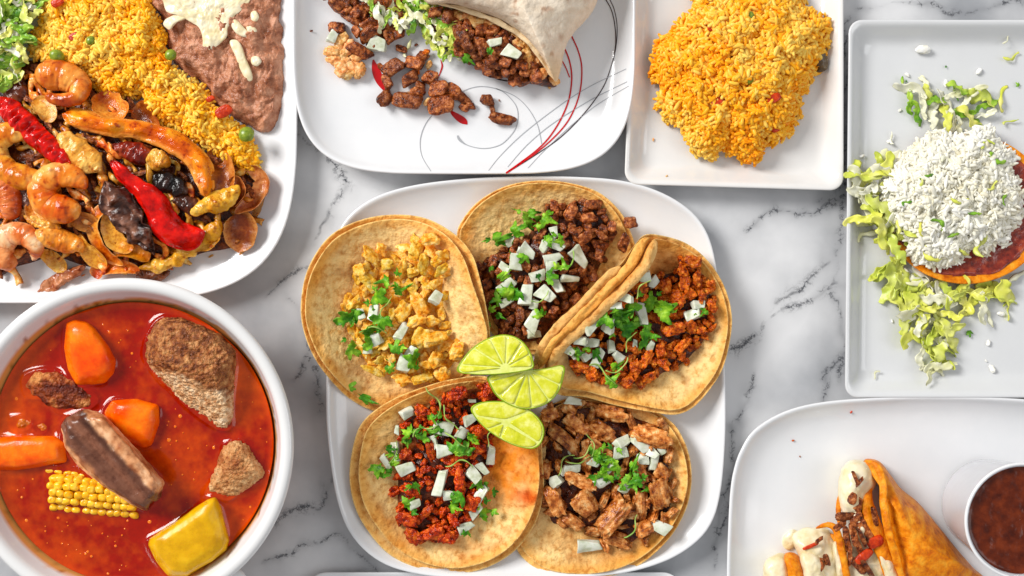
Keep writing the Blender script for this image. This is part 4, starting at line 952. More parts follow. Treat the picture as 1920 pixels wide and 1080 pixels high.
lime('lime wedge nearest the chicken taco, topmost of the three with arched rind', [(856, 696), (868, 672), (888, 650), (915, 634), (945, 627), (972, 634), (991, 653), (1000, 676), (1000, 690), (975, 697), (930, 702), (885, 702)], (948, 690), 58, (0.08, 0.10), (2, 30, 58, 88, 118, 148, 176, 187), 1)
lime('middle lime slice with its pale core at its upper edge', [(1057, 685), (1057, 708), (1048, 734), (1030, 754), (1005, 765), (980, 767), (952, 758), (930, 742), (918, 722), (914, 705), (950, 698), (990, 693), (1020, 691)], (990, 694), 55, (0.05, -0.05), (182, 197, 222, 248, 276, 305, 335, 362), 2)
lime('lowest lime wedge pointing at the red pork taco, glossy yellow green', [(882, 768), (892, 757), (915, 752), (950, 753), (982, 762), (1006, 779), (1020, 800), (1019, 822), (1009, 838), (992, 842), (960, 834), (925, 815), (898, 792)], (948, 792), 53, (-0.02, 0.12), (-32, 25, 168, 200, 250, 328), 3)
# ================================================================ fajita plate
def mixer(cols, f=60, s=0, lo=-0.35, hi=0.35):
    """colour patches that belong to the food itself"""
    cs_ = [lin(c) for c in cols]
    def g(v):
        n = np.clip((fbm(v * f, s, 4) - lo) / (hi - lo), 0, 0.9999) * (len(cs_) - 1)
        i = n.astype(int); t = (n - i)[..., None]; A = np.array(cs_)
        return A[i] * (1 - t) + A[i + 1] * t
    return g
RF = Reg([(-40, 150), (20, 130), (60, 112), (120, 125), (180, 160), (240, 190), (300, 230), (350, 262), (410, 300), (470, 330), (490, 360), (468, 430), (440, 465), (380, 476), (320, 500), (240, 512), (160, 500), (100, 482), (40, 498), (-40, 500)], c=(220, 335))
def fz(x, y): return 7 + 15 * float(np.clip(1 - RF.t(x, y) ** 2.6, 0, 1)) ** 0.7
sheet('fajita_base', RF, lambda x, y, T: (7 + 15 * np.clip(1 - T ** 2.6, 0, 1) ** 0.7) / 1000 + 0.003 * fbm(v3(x * 0.06, y * 0.06, 1), 4, 4) * (1 - T ** 4) - 0.0008, 0.004, MAT['sauce_dark'], nr=60,
      label='dark glossy pan juices under the fajita shrimp and peppers', cat='filling', kind='stuff')
POOL['fajmeat'] = pool('fajita_bit', MAT['steak'], 6, sq=3, a1=0.35, a2=0.3, ax=(1, .6, .5), shear=0.6, ridge=0.25)
POOL['fajgold'] = pool('fajita_bit', sheen('gold_bits', [(150, 70, 10), (220, 140, 40), (240, 190, 110)], scale=200, rough=0.28, coat=0.4, bump=0.6, bscale=600, vary=0.25, hue=0.015), 6, sq=3, a1=0.35, a2=0.25, ax=(1, .5, .35), shear=0.6, ridge=0.2)
for (x, y) in scatter(RF, 165, 16.5, 0.94, 21):
    kd = RG.choice(['fajmeat', 'sliver', 'sliver', 'fajmeat', 'sliver']); 
    if kd == 'sliver':
        s = RG.uniform(46, 84); piece(kd, 'onion_sliver', x, y, fz(x, y) + RG.uniform(1, 5), s, s * RG.uniform(.8, 1.1), s * 0.3, RG.uniform(-95, 5), 'thin amber onion sliver in {} part of fajita heap'.format(sector(RF, x, y)), 'onion', 'thin onion slivers among the fajitas', RG.uniform(-.7, .7), RG.uniform(-.3, .3))
    else:
        s = RG.uniform(26, 52); piece(kd, 'steak_bit', x, y, fz(x, y) + 1.5, s, s * RG.uniform(.4, .7), s * 0.15, RG.uniform(-80, 30), 'small dark meat bit in {} part of fajita heap'.format(sector(RF, x, y)), 'steak bit', 'small meat bits among the fajitas', RG.uniform(-.4, .4), RG.uniform(-.3, .3))

def fsweep(name, path, mat, label, cat, cols, dz=8, f=70, edge=None, group=None, **k):
    rows = [(p[0], p[1], fz(p[0], p[1]) + (p[3] if len(p) > 3 else dz), p[2]) for p in path]
    sd = k.pop('seed', int(abs(path[0][0] * 7 + path[0][1]))); g = mixer(cols, f, sd)
    def tint(s, cu, v):
        c = g(v)
        if edge is not None:
            w = (np.clip(np.abs(cu) * 1.6 - 0.9, 0, 1) * 0.8)[..., None]; c = c * (1 - w) + lin(edge) * w
        return c
    k.setdefault('nl', 84); k['nl'] = max(84, k['nl']); k.setdefault('nc', 30); k.setdefault('wn', 0.16); k.setdefault('amp2', 1.1)
    return sweep(name, rows, mat, tint=tint, seed=sd, label=label, cat=cat, group=group, **k)
YEL = [(196, 120, 20), (228, 158, 50), (240, 192, 96)]
ORG = [(188, 84, 10), (224, 128, 20), (240, 168, 60)]
BRN = [(120, 52, 14), (176, 96, 34), (216, 150, 84)]
# cooked onion petals and strips
ONI = [
 ([(204, 388, 16), (190, 395, 22), (176, 420, 26), (182, 450, 26), (202, 478, 24), (232, 496, 14)], 'curved golden onion slice wrapping the left end of the dark steak strip', 0.1, (246, 206, 130)),
 ([(205, 395, 14), (206, 430, 24), (222, 455, 26), (250, 468, 16)], 'inner amber onion slice nested beside the dark steak strip', 0.3, (236, 180, 100)),
 ([(464, 312, 14), (492, 330, 26), (494, 355, 30), (474, 382, 28), (440, 400, 14)], 'shiny pinkish brown onion petal at the far edge of the fajita heap', 0.5, (238, 176, 96)),
 ([(384, 292, 14), (408, 298, 30), (420, 326, 34), (416, 356, 30), (408, 378, 16)], 'amber onion petal behind the long orange pepper strip', 0.5, (210, 130, 50)),
 ([(425, 345, 12), (446, 340, 20), (452, 360, 22), (436, 388, 12)], 'small brown onion petal between the yellow chicken and the edge petal', 0.4, (220, 150, 70)),
 ([(440, 402, 36), (450, 425, 50), (450, 450, 44), (447, 474, 10)], 'broad browned onion petal lying on bare plate at the end of the heap', 0.25, (232, 170, 90)),
 ([(150, 440, 14), (160, 462, 24), (180, 482, 30), (200, 500, 14)], 'ribbed yellow brown onion piece below the curled shrimp', 0.3, (230, 170, 80)),
 ([(180, 522, 22), (190, 505, 26), (215, 500, 22), (240, 503, 18), (262, 508, 12)], 'orange onion loop at the bottom edge of the fajita heap', 0.4, (244, 196, 110)),
 ([(75, 470, 14), (95, 480, 24), (112, 494, 28), (124, 508, 14)], 'pale ribbed onion strip beside the browned beef tail', 0.3, (236, 190, 110)),
 ([(185, 175, 26), (200, 195, 40), (218, 214, 40), (228, 226, 20)], 'glossy amber onion piece between the rice and the top shrimp', 0.3, (226, 150, 60)),
 ([(255, 195, 20), (268, 212, 34), (284, 232, 30), (300, 244, 14)], 'dark amber onion piece tucked under the edge of the rice', 0.3, (190, 90, 30)),
 ([(60, 190, 14), (78, 198, 30), (86, 214, 28), (80, 226, 14)], 'small yellow onion piece beside the wrinkled red pepper', 0.2, (236, 190, 100)),
 ([(130, 400, 16), (150, 412, 24), (172, 420, 24), (178, 434, 12)], 'brown striped onion piece under the tail of the curled shrimp', 0.3, (200, 130, 60)),
 ([(52, 382, 10), (58, 400, 15), (72, 412, 14), (92, 420, 10)], 'thin pale onion ring piece hugging the curled shrimp', 0.4, (246, 214, 150)),
 ([(330, 470, 14), (360, 462, 20), (392, 452, 22), (412, 436, 12)], 'golden brown onion strip near the lower edge of heap', 0.3, (206, 130, 40)),
 ([(212, 478, 14), (236, 470, 24), (262, 476, 24), (280, 488, 12)], 'amber onion slice below the dark steak strip', 0.4, (200, 110, 30)),
]
for i, (p, lb, cp, ed) in enumerate(ONI):
    p = [(a_, b_, c_ * 1.3) for a_, b_, c_ in p]
    fsweep('onion_slice', p, MAT['fajita_onion'], lb, 'onion', BRN if i in (2, 3, 4, 5, 10, 12) else ORG if i in (0, 1, 7, 9, 15) else YEL, dz=7, edge=ed, group='cooked onion slices in the fajitas', thick=1.3, fib=0.5, amp2=0.4, wn=0.1, cup=-(cp + 0.3), roll=(i * 37 % 70) - 35, wr=0.6, wf=0.08, ends=(0.15, 0.15), amp=0.6)
# long orange pepper, chicken strips
fsweep('pepper_strip', [(117, 214, 30, 9), (150, 222, 38, 10), (195, 236, 34, 11), (250, 240, 36, 12), (300, 252, 42, 12), (345, 276, 46, 12), (376, 306, 40, 12), (388, 340, 34, 11), (388, 370, 30, 9)], MAT['glaze'], 'long glossy orange pepper strip arching across the fajita heap', 'pepper', [(206, 84, 0), (238, 126, 4), (250, 164, 34)], thick=2.2, cup=0.8, amp2=0.5, wn=0.08, roll=14, wr=2.4, wf=0.04, nl=110, edge=(250, 190, 90), ends=(0.05, 0.06), fib=3.0, twist=40, sq=2.6)
fsweep('chicken_strip', [(106, 254, 30), (128, 268, 42), (150, 290, 46), (172, 306, 44), (190, 320, 22)], MAT['glaze'], 'speckled yellow chicken strip beside the wrinkled red pepper', 'chicken strip', [(226, 160, 60), (240, 190, 96), (246, 206, 120)], thick=5, amp=1.6, dz=9, cup=0.2)
fsweep('chicken_strip', [(358, 402, 16), (380, 388, 30), (408, 378, 40), (430, 366, 42), (448, 348, 22)], MAT['glaze'], 'lumpy yellow chicken strip at the lower end of the orange pepper', 'chicken strip', [(214, 150, 30), (236, 178, 50), (246, 206, 110)], thick=4, amp=2.6, fs=0.06, dz=11, cup=0.4, wn=0.35)
fsweep('chicken_strip', [(262, 502, 22), (300, 496, 26), (335, 484, 24), (362, 462, 24), (392, 440, 26), (408, 420, 22), (406, 405, 12)], MAT['glaze'], 'long bent yellow chicken strip along the lower edge of the fajitas', 'chicken strip', [(206, 136, 16), (232, 168, 40), (240, 190, 80)], thick=3.5, amp=2.4, fs=0.06, dz=7, nl=100, cup=0.3, wn=0.35)
fsweep('chicken_strip', [(58, 438, 22), (84, 444, 34), (118, 452, 40), (146, 462, 34), (156, 474, 14)], MAT['glaze'], 'smooth orange chicken strip running from the bottom shrimp', 'chicken strip', [(206, 104, 14), (230, 138, 32), (240, 164, 70)], thick=6, amp=1.2, dz=9, cup=0.2)
fsweep('chicken_strip', [(46, 404, 14), (64, 414, 20), (88, 424, 22), (114, 428, 20)], MAT['glaze'], 'knobbly yellow bits strip under the curled shrimp', 'chicken strip', YEL, thick=6, amp=3, fs=0.1, dz=6)
fsweep('chicken_strip', [(274, 300, 20), (288, 300, 34), (306, 304, 30), (314, 312, 16)], MAT['glaze'], 'small crumbly yellow chicken nub in the centre of the heap', 'chicken strip', YEL, thick=9, amp=4, fs=0.09, dz=9)
fsweep('chicken_strip', [(36, 140, 12), (34, 165, 34), (22, 185, 40), (4, 196, 20)], MAT['glaze'], 'dark browned piece tucked between the lettuce and red pepper', 'chicken strip', [(40, 14, 6), (90, 36, 14), (140, 70, 30)], thick=8, amp=2, dz=2)
# steak pieces
fsweep('steak_strip', [(200, 340, 26), (206, 362, 44), (226, 390, 52), (250, 424, 54), (272, 452, 40), (290, 478, 16)], MAT['glaze'], 'dark grey brown steak strip with torn end in the middle of the heap', 'steak strip', [(44, 22, 18), (96, 60, 48), (166, 120, 100)], thick=5, fib=6, cup=0.15, wn=0.3, amp=1.2, fs=0.1, wr=1, wf=0.1, f=220, edge=(70, 40, 30), dz=10, nl=70, sq=2.6)
fsweep('steak_strip', [(72, 548, 24, 2), (92, 538, 26, 3), (116, 522, 26, 4), (140, 510, 22, 6), (158, 498, 12, 6)], MAT['glaze'], 'browned beef shred trailing onto the bare plate rim', 'steak strip', [(110, 52, 26), (160, 86, 50), (196, 130, 90)], thick=7, amp=2, fs=0.07, wr=2, wf=0.1)
fsweep('steak_strip', [(248, 508, 16), (270, 515, 26), (296, 514, 28), (318, 508, 14)], MAT['glaze'], 'knobbly brown beef bits at the bottom edge of the heap', 'steak strip', [(80, 36, 20), (140, 80, 46), (180, 120, 84)], thick=8, amp=4, fs=0.08, dz=5)
fsweep('steak_strip', [(285, 330, 16), (305, 340, 34), (330, 350, 36), (352, 362, 20)], MAT['glaze'], 'charred black steak lump between the red and orange peppers', 'steak strip', [(16, 8, 6), (50, 26, 20), (120, 90, 80)], thick=9, amp=3.2, fs=0.07, dz=5)
fsweep('steak_strip', [(322, 370, 16), (345, 380, 30), (365, 392, 30), (378, 405, 16)], MAT['glaze'], 'brown steak piece hidden behind the red pepper end', 'steak strip', [(50, 20, 12), (90, 44, 26), (130, 76, 50)], thick=8, amp=3, fs=0.07, dz=4)
fsweep('steak_strip', [(212, 272, 18), (238, 282, 34), (268, 290, 36), (292, 284, 18)], MAT['glaze'], 'dark red glazed piece under the orange pepper strip', 'steak strip', [(80, 14, 8), (140, 36, 14), (180, 84, 40)], thick=9, amp=2, fs=0.08, wr=1.5, wf=0.12, dz=6)
fsweep('steak_strip', [(30, 350, 14), (44, 366, 26), (52, 380, 22), (50, 395, 12)], MAT['glaze'], 'small dark steak knob left of the curled shrimp', 'steak strip', [(40, 22, 20), (90, 60, 56), (130, 96, 90)], thick=7, amp=2.5, dz=4)
# red peppers
fsweep('pepper_strip', [(-8, 194, 30), (14, 204, 42), (40, 228, 44), (66, 254, 42), (92, 276, 38), (114, 296, 34), (134, 310, 14)], MAT['pepper_red'], 'wrinkled shiny red pepper strip at the left edge of the frame', 'pepper', [(200, 20, 10), (220, 30, 18)], dz=11, thick=6, wr=2.6, wf=0.16, nl=150, ends=(0.05, 0.2), amp=0.8, fib=0.6, amp2=0.3, wn=0.05, cup=0.3)
fsweep('pepper_strip', [(212, 300, 10), (222, 318, 26), (244, 342, 32), (272, 364, 40), (292, 388, 48), (306, 416, 52), (328, 436, 54), (356, 442, 52), (384, 434, 26)], MAT['pepper_red'], 'long smooth red pepper strip curving beside the dark steak', 'pepper', [(200, 20, 10), (220, 30, 18)], dz=12, thick=4, wr=1.0, wf=0.05, nl=120, ends=(0.06, 0.15), amp=0.8, cup=0.55, fib=2.6, amp2=0.3, wn=0.08, twist=30)
for m in ('pepper_red',): pass
# shrimp
def shrimp(label, path, cols, dz=11, tail=True):
    rows = [(x, y, fz(x, y) + dz, w) for x, y, w in path]
    x0, y0 = path[0][:2]
    root = empty('shrimp', P(x0, y0, 0.008), label, 'shrimp', 'grilled shrimp in the fajitas')
    g = mixer(cols, 90, int(x0 + y0))
    def tint(s, cu, v):
        c = g(v); b = np.abs(np.sin(s * pi * 5)) ** 6
        w = (b * 0.4)[..., None] * np.ones_like(c); c = c * (1 - w) + lin((196, 70, 16)) * w
        w = (np.clip(vnoise(v * 260, 5) * 2.4 - 1.2, 0, 1) * 0.6)[..., None]; c = c * (1 - w) + lin((120, 40, 8)) * w
        return c
    q = np.array(rows); n = 72; qq = spline(q, n, False)
    s = np.linspace(0, 1, n); qq[:, 3] *= 1 + 0.0 * (1 - np.abs(np.sin(s * pi * 5.5)) ** 0.5 * 1.6) * -1
    rows2 = [tuple(r) + (r[3] * S * 1000 * 0.72,) for r in qq[::3]]
    sweep('body', rows2, MAT['shrimp'], nl=130, nc=26, crease=5, amp2=0.7, parent=root, tint=tint, amp=1.2, fs=0.05, ends=(0.16, 0.12), seed=int(x0))
    if tail:
        (xa, ya, _), (xb, yb, _) = path[-2], path[-1]
        a = math.atan2(yb - ya, xb - xa)
        for da in (-0.4, 0.35):
            z = fz(xb, yb) + dz + 1
            sweep('tail', [(xb - 4 * cos(a), yb - 4 * sin(a), z, 8), (xb + 10 * cos(a + da), yb + 10 * sin(a + da), z, 13), (xb + 22 * cos(a + da), yb + 22 * sin(a + da), z - 1, 8)], MAT['shrimp'], nl=12, nc=8, thick=1.4, parent=root, tint=lambda s, cu, v: np.broadcast_to(lin((206, 92, 30)), v.shape), ends=(0.3, 0.4))
SC = [(206, 84, 8), (234, 134, 34), (248, 186, 96)]
shrimp('curled grilled shrimp with a round hole below the yellow chicken strip', [(108, 400, 30), (132, 396, 44), (88, 398, 1)][:0] or [(150, 386, 44), (124, 393, 52), (92, 384, 52), (79, 356, 52), (96, 333, 50), (126, 328, 44), (150, 340, 34), (164, 360, 20)], SC, 11, False)
shrimp('seared grilled shrimp highest in the heap beside the lettuce', [(66, 142, 44), (92, 140, 56), (124, 144, 56), (150, 162, 44), (138, 184, 30), (104, 186, 22), (80, 172, 12)], [(150, 50, 8), (220, 116, 26), (240, 160, 70)], 13, False)
shrimp('big golden shrimp lying under the wrinkled red pepper', [(76, 322, 30), (56, 332, 44), (24, 328, 50), (-6, 306, 54), (-10, 268, 50), (20, 250, 42), (50, 262, 28)], [(206, 110, 14), (236, 156, 40), (246, 196, 100)], 9, False)
shrimp('pale ridged shrimp at the bottom of the heap', [(62, 488, 20), (66, 462, 34), (48, 440, 40), (20, 440, 44), (2, 462, 48), (12, 488, 40), (38, 494, 26)], [(206, 104, 40), (238, 158, 96), (250, 208, 160)], 10, False)
shrimp('dark red shrimp cut by the left frame edge', [(18, 412, 30), (20, 384, 42), (10, 356, 50), (-12, 340, 40)], [(150, 50, 16), (196, 90, 34), (222, 130, 70)], 9, False)

# ================================================================ yellow rice, beans, lettuce
RR = Reg([(62, -30), (72, 30), (56, 70), (60, 105), (90, 118), (130, 120), (168, 150), (190, 178), (232, 184), (262, 180), (285, 210), (305, 238), (345, 252), (385, 282), (420, 300), (460, 322), (480, 326), (488, 296), (478, 262), (448, 232), (410, 205), (385, 165), (345, 140), (318, 112), (308, 60), (290, 20), (262, -30)], c=(250, 120))
rice_mesh('yellow_rice', RR, 0.009, 0.015, 2700, MAT['rice'], [(252, 148, 2), (255, 182, 20), (255, 214, 96)], seed=3, size=(17, 6.8), label='yellow rice heaped between the refried beans and the fajitas', cat='rice', kind='stuff')
for x, y, s, k in ((107, 105, 26, 'pea'), (320, 103, 22, 'pea'), (462, 252, 30, 'pea'), (170, 76, 18, 'pea')):
    piece(k, 'green_pea', x, y, 26, s, s, s * .36, 0, {107: 'green pea on the rice just above the top shrimp', 320: 'green pea between the rice and the beans', 462: 'large wrinkled green pea near the tip of the beans', 170: 'half buried green pea in the middle of the yellow rice'}[x], 'pea', 'peas in the yellow rice')
for x, y, s in ((140, 68, 24), (420, 208, 36), (108, 4, 26), (395, 185, 18)):
    piece('tomato', 'tomato_bit', x, y, 24, s, s * .8, 5, 30, {140: 'small red tomato bit above the green pea in yellow rice', 420: 'orange red tomato bit between the rice and bean tip', 108: 'tomato bit in the yellow rice at the top frame edge', 395: 'tiny tomato bit beside the beans'}[x], 'tomato', 'tomato bits in the yellow rice')
lump('refried_beans', [(262, -40), (268, 0), (300, 24), (312, 60), (320, 105), (345, 135), (382, 160), (408, 198), (445, 226), (478, 244), (500, 250), (518, 236), (530, 205), (536, 150), (535, 90), (528, 30), (524, -40), (400, -60)], 0.007, 0.021, MAT['beans'], p=5, q=1.6, nr=70, na=260, amp=0.0062, fs=0.055, oc=5, round_=2, seed=5, horiz=0.5, label='smooth brown refried beans in a long pointed heap', cat='beans')
lump('melted_cheese', [(296, -40), (305, 0), (312, 22), (335, 30), (350, 40), (372, 50), (380, 70), (380, 92), (392, 96), (412, 84), (426, 68), (430, 44), (440, 30), (458, 14), (470, 0), (478, -40)], 0.0222, 0.0242, MAT['cheese'], p=5, q=1.6, nr=40, na=200, amp=0.0024, fs=0.06, oc=4, round_=3, seed=3, label='wide pool of melted white cheese over the beans', cat='cheese')
for pts, lb in (([(430, 78), (446, 76), (456, 92), (462, 112), (472, 134), (474, 150), (464, 152), (452, 134), (442, 108)], 'long drip of white cheese down the beans'),
                ([(432, 38), (442, 36), (454, 48), (466, 62), (462, 70), (448, 66), (436, 54)], 'slanting streak of white cheese beside the cheese pool'),
                ([(470, 24), (480, 20), (486, 32), (480, 42), (472, 38)], 'small white cheese dab highest on the beans'), ([(472, 108), (484, 106), (490, 116), (482, 124), (472, 120)], 'round white cheese dab beside the long drip'),
                ([(462, 48), (474, 44), (482, 58), (474, 66), (466, 62)], 'short white cheese dab between the streaks'), ([(306, 44), (320, 30), (340, 28), (350, 34), (330, 44), (318, 56)], 'thin cheese smear on the bean ridge beside the rice')):
    lump('cheese_streak', pts, 0.0212, 0.0236, MAT['cheese'], p=3, q=2, amp=0.0008, fs=0.1, nr=12, na=60, label=lb, cat='cheese', group='cheese on the beans')
RL = Reg([(-30, -30), (68, -30), (66, 20), (52, 50), (48, 90), (36, 120), (14, 160), (-30, 172)])
def scat_lettuce(R, n, dmin, zf, seed, kinds, size, where, group, tmax=1.0, keep=None, name='lettuce_shred'):
    for (x, y) in scatter(R, n, dmin, tmax, seed, keep):
        k = RG.choice(kinds); s = RG.uniform(*size)
        adj = {'shred': 'yellow green', 'shredp': 'pale whitish', 'shredg': 'bright green'}[k.replace('flake', 'shred')]
        piece(k, name, x, y, zf(x, y), s, s * RG.uniform(.8, 1.1), s * S * 1000, RG.uniform(0, 360), adj + ' lettuce shred in {} part of '.format(sector(R, x, y)) + where, 'lettuce', group, RG.uniform(-.4, .4), RG.uniform(-.4, .4))
lump('lettuce_bed', [(-30, -30), (58, -30), (56, 20), (44, 50), (40, 90), (28, 120), (8, 156), (-30, 165)], 0.008, 0.022, MAT['lettuce_dark'], p=3, amp=0.004, fs=0.06, nr=30, na=120, label='packed green lettuce under the shreds beside the yellow rice', cat='lettuce', kind='stuff')
scat_lettuce(RL, 60, 11, lambda x, y: 20 + RG.uniform(0, 9), 5, ['flake', 'flakep', 'flakeg', 'flake', 'flakeg'], (44, 74), 'lettuce beside yellow rice', 'lettuce beside the yellow rice', 0.95)

# ================================================================ bowl of soup
BX, BY = -0.2653, -0.1085
sheen('bowl_glaze', [(236, 236, 236), (240, 240, 240)], scale=20, rough=0.14, bump=0, vary=0, coat=0.4, tint=True, coatr=0.04)
bowl = empty('soup_bowl', (BX, BY, 0), 'round white soup bowl with thick rolled rim at the lower left', 'bowl')
def bowl_tint(v):
    r = np.hypot(v[..., 0] - BX, v[..., 1] - BY); z = v[..., 2]
    c = np.ones(v.shape) * lin((240, 239, 238)); n = fbm(v * 90, 3, 4); n2 = vnoise(v * 420, 8)
    inside = (r < 0.106)
    w = (np.clip((0.0612 + 0.003 * n - 0.0012 * np.clip((v[..., 0] - BX) / 0.1, -1, 1) - z) / 0.0015, 0, 1) * inside * 0.9)[..., None]; c = c * (1 - w) + lin((238, 150, 26)) * w
    w = (np.clip(n2 * 3 - 1.3, 0, 1) * inside * (z < 0.064) * 0.8)[..., None]; c = c * (1 - w) + lin((150, 80, 10)) * w
    return c
revolve('bowl_wall', BX, BY, [(0, 2), (50, 1), (58, 2), (66, 10), (88, 30), (104, 50), (112, 64), (115.2, 69), (115.4, 71.6), (112.5, 73.6), (108.5, 73.2), (106.2, 70.5), (104.4, 66), (101.5, 60), (98.2, 53), (90, 42), (60, 24), (0, 20)], MAT['bowl_glaze'], n=200, parent=bowl, tint=bowl_tint)
sweep('handle', [(405, 1100, 50, 24), (425, 1088, 52, 30), (445, 1082, 52, 28), (452, 1100, 50, 24)], MAT['porcelain'], nl=30, nc=16, thick=9, parent=bowl)
ZS = 0.055
def soup_outline(pts): return Reg(pts, True, 90)
C1 = [(124, 605), (140, 599), (163, 604), (178, 615), (204, 648), (218, 676), (214, 700), (198, 718), (175, 722), (143, 723), (128, 695), (120, 651)]
B1 = [(289, 607), (309, 594), (344, 596), (362, 604), (414, 625), (443, 657), (443, 695), (436, 753), (436, 800), (417, 807), (391, 794), (350, 762), (321, 730), (289, 701), (271, 672), (274, 637)]
C2 = [(194, 774), (210, 750), (257, 747), (298, 759), (300, 794), (286, 835), (268, 841), (228, 825), (204, 795)]
C3 = [(-30, 825), (29, 816), (105, 817), (127, 832), (127, 867), (87, 873), (29, 883), (-30, 882)]
B2 = [(115, 802), (126, 782), (160, 770), (194, 778), (218, 802), (252, 846), (290, 886), (302, 904), (298, 934), (276, 957), (262, 952), (239, 937), (192, 911), (152, 876), (122, 838)]
B3 = [(420, 832), (446, 823), (461, 828), (500, 885), (493, 899), (461, 914), (432, 937), (405, 930), (385, 925), (403, 890), (417, 861)]
B4 = [(44, 710), (64, 695), (96, 692), (125, 701), (140, 727), (175, 733), (187, 753), (163, 771), (128, 777), (108, 771), (85, 750), (52, 745)]
CN = [(90, 882), (117, 873), (180, 880), (230, 905), (262, 940), (240, 958), (180, 962), (117, 957), (93, 940), (88, 911)]
SQ = [(405, 931), (416, 952), (431, 1013), (426, 1032), (400, 1054), (350, 1082), (316, 1080), (292, 1051), (277, 1022), (280, 1010), (324, 985), (365, 955), (391, 934)]
FB = [(20, 784), (36, 778), (56, 782), (64, 796), (50, 808), (28, 806)]
FC = [(66, 800), (78, 792), (92, 798), (88, 810), (72, 812)]
def build_broth():
    n, na = 330, 900; r = 0.0985 * np.sqrt(np.linspace(0, 1, n) ** 1.5); a = np.linspace(0, 2 * pi, na, endpoint=False)
    X = BX + r[:, None] * np.cos(a)[None]; Y = BY + r[:, None] * np.sin(a)[None]
    Z = np.full(X.shape, ZS) + 0.0022 * np.exp(-(0.0985 - r[:, None]) / 0.0026) + 0.00018 * fbm(v3(X * 60, Y * 60, 0), 4, 3)
    for o, hgt in ((C1, 1.7), (B1, 1.9), (C2, 1.6), (C3, 1.6), (B2, 1.5), (B3, 1.7), (B4, 1.6), (CN, 1.5), (SQ, 1.9), (FB, 1.2), (FC, 1.2)):
        R = soup_outline(o); px = 960 + X / (S * (H - ZS) / H); py = 540 - Y / (S * (H - ZS) / H)
        box = (px > R.q[:, 0].min() - 40) & (px < R.q[:, 0].max() + 40) & (py > R.q[:, 1].min() - 40) & (py < R.q[:, 1].max() + 40)
        if not box.any(): continue
        bx, by = px[box], py[box]; d = np.full(bx.shape, 1e9); ql = spline(o, 240, True)
        for qx, qy in ql: d = np.minimum(d, (bx - qx) ** 2 + (by - qy) ** 2)
        d = np.sqrt(d); d[R.t(bx, by) < 1] = 0
        Z[box] += hgt * 0.0015 * np.exp(-d / 8.0)
    k = fbm(v3(X * 16, Y * 16, 2), 11, 4); k2 = fbm(v3(X * 200, Y * 200, 2), 13, 3)
    w = np.clip(0.42 + 1.0 * k + 0.3 * k2, 0, 1)[..., None]; c = lin((156, 20, 0)) * (1 - w) + lin((228, 88, 2)) * w
    w = (np.clip((r[:, None] - 0.093) / 0.005, 0, 1) * 0.6)[..., None]; c = c * (1 - w) + lin((216, 70, 4)) * w
    sheen('broth', [(228, 222, 214), W3], scale=160, rough=0.08, bump=0.08, bscale=500, bd=0.0002, vary=0, tint=True, coat=0.0, spec=0.36)
    v = np.stack([X, Y, Z], -1).reshape(-1, 3)
    solid('red_broth', v, ring_faces(n, na), MAT['broth'], None, c.reshape(-1, 3), label='oily deep red broth filling the white soup bowl', cat='soup')
build_broth()
def carrot(label, low, zt, tx=0.0, ty=0.0):
    hull('carrot_piece', ringed(low, [(1, 48), (1, 58), (0.93, zt - 4, tx, ty), (0.74, zt, tx, ty), (0.5, zt + 1.5, tx, ty)]), MAT['carrot'], bevel=0.0012, seg=2, amp=0.0005, fs=90, label=label, cat='carrot', group='boiled carrot chunks in the soup')
carrot('upright carrot chunk highest in the soup bowl', C1, 66, 0.0, -0.03)
carrot('carrot chunk in the middle of the bowl against the dark beef', C2, 64, -0.01, -0.03)
carrot('long carrot chunk running out of the left frame edge', C3, 65)
def beef_tint(cols, s): 
    g = mixer(cols, 100, s); return lambda v, n: g(v) * (0.9 + 0.1 * n[:, 2:3] * 0)
def beef1(v, n):
    px = 960 + v[:, 0] / (S * (H - 0.065) / H); py = 540 - v[:, 1] / (S * (H - 0.065) / H)
    w = sm(-6, 10, (py - 690) - (px - 300) * 0.35 + 0 * px + 14 * fbm(v * 200, 3, 2))[:, None]
    return mixer([(110, 56, 24), (176, 108, 56), (222, 164, 104)], 320, 3, -0.5, 0.5)(v) * (1 - w) + mixer([(214, 160, 108), (246, 204, 156), (253, 226, 188)], 160, 4)(v) * w
hull('beef_chunk', [(x, y, 48) for x, y in B1] + [(x, y, 57) for x, y in B1] + [(300, 612, 74), (345, 606, 75), (405, 634, 74), (432, 664, 72), (400, 700, 78), (300, 672, 76), (340, 690, 79), (425, 760, 68), (420, 790, 63), (390, 760, 66)],
     MAT['beef'], bevel=0.0018, amp=0.0008, fs=150, cells=0.0009, cs=520, tint=beef1, seed=2, voxel=0.0009, label='largest boiled beef chunk with grainy brown top face', cat='beef', group='boiled beef chunks in the soup')
hull('beef_chunk', [(x, y, 48) for x, y in B3] + [(x, y, 57) for x, y in B3] + [(428, 845, 66), (447, 836, 68), (480, 880, 66), (462, 900, 64), (420, 905, 63), (430, 880, 68)],
     MAT['beef'], bevel=0.002, amp=0.0009, fs=170, cells=0.0009, cs=420, tint=beef_tint([(180, 104, 50), (228, 164, 102), (242, 196, 140)], 4), seed=6, label='small torn beef chunk near the bowl rim above the squash', cat='beef', group='boiled beef chunks in the soup')
hull('beef_chunk', [(x, y, 48) for x, y in B4] + [(x, y, 56) for x, y in B4] + [(64, 712, 62), (100, 704, 64), (130, 735, 62), (165, 752, 60), (120, 765, 61)],
     MAT['beef'], bevel=0.003, amp=0.0032, fs=90, cells=0.0008, cs=260, tint=beef_tint([(104, 32, 6), (176, 84, 28), (232, 160, 90)], 7), seed=8, label='fatty reddish beef chunk half sunk beside the upright carrot', cat='beef', group='boiled beef chunks in the soup')
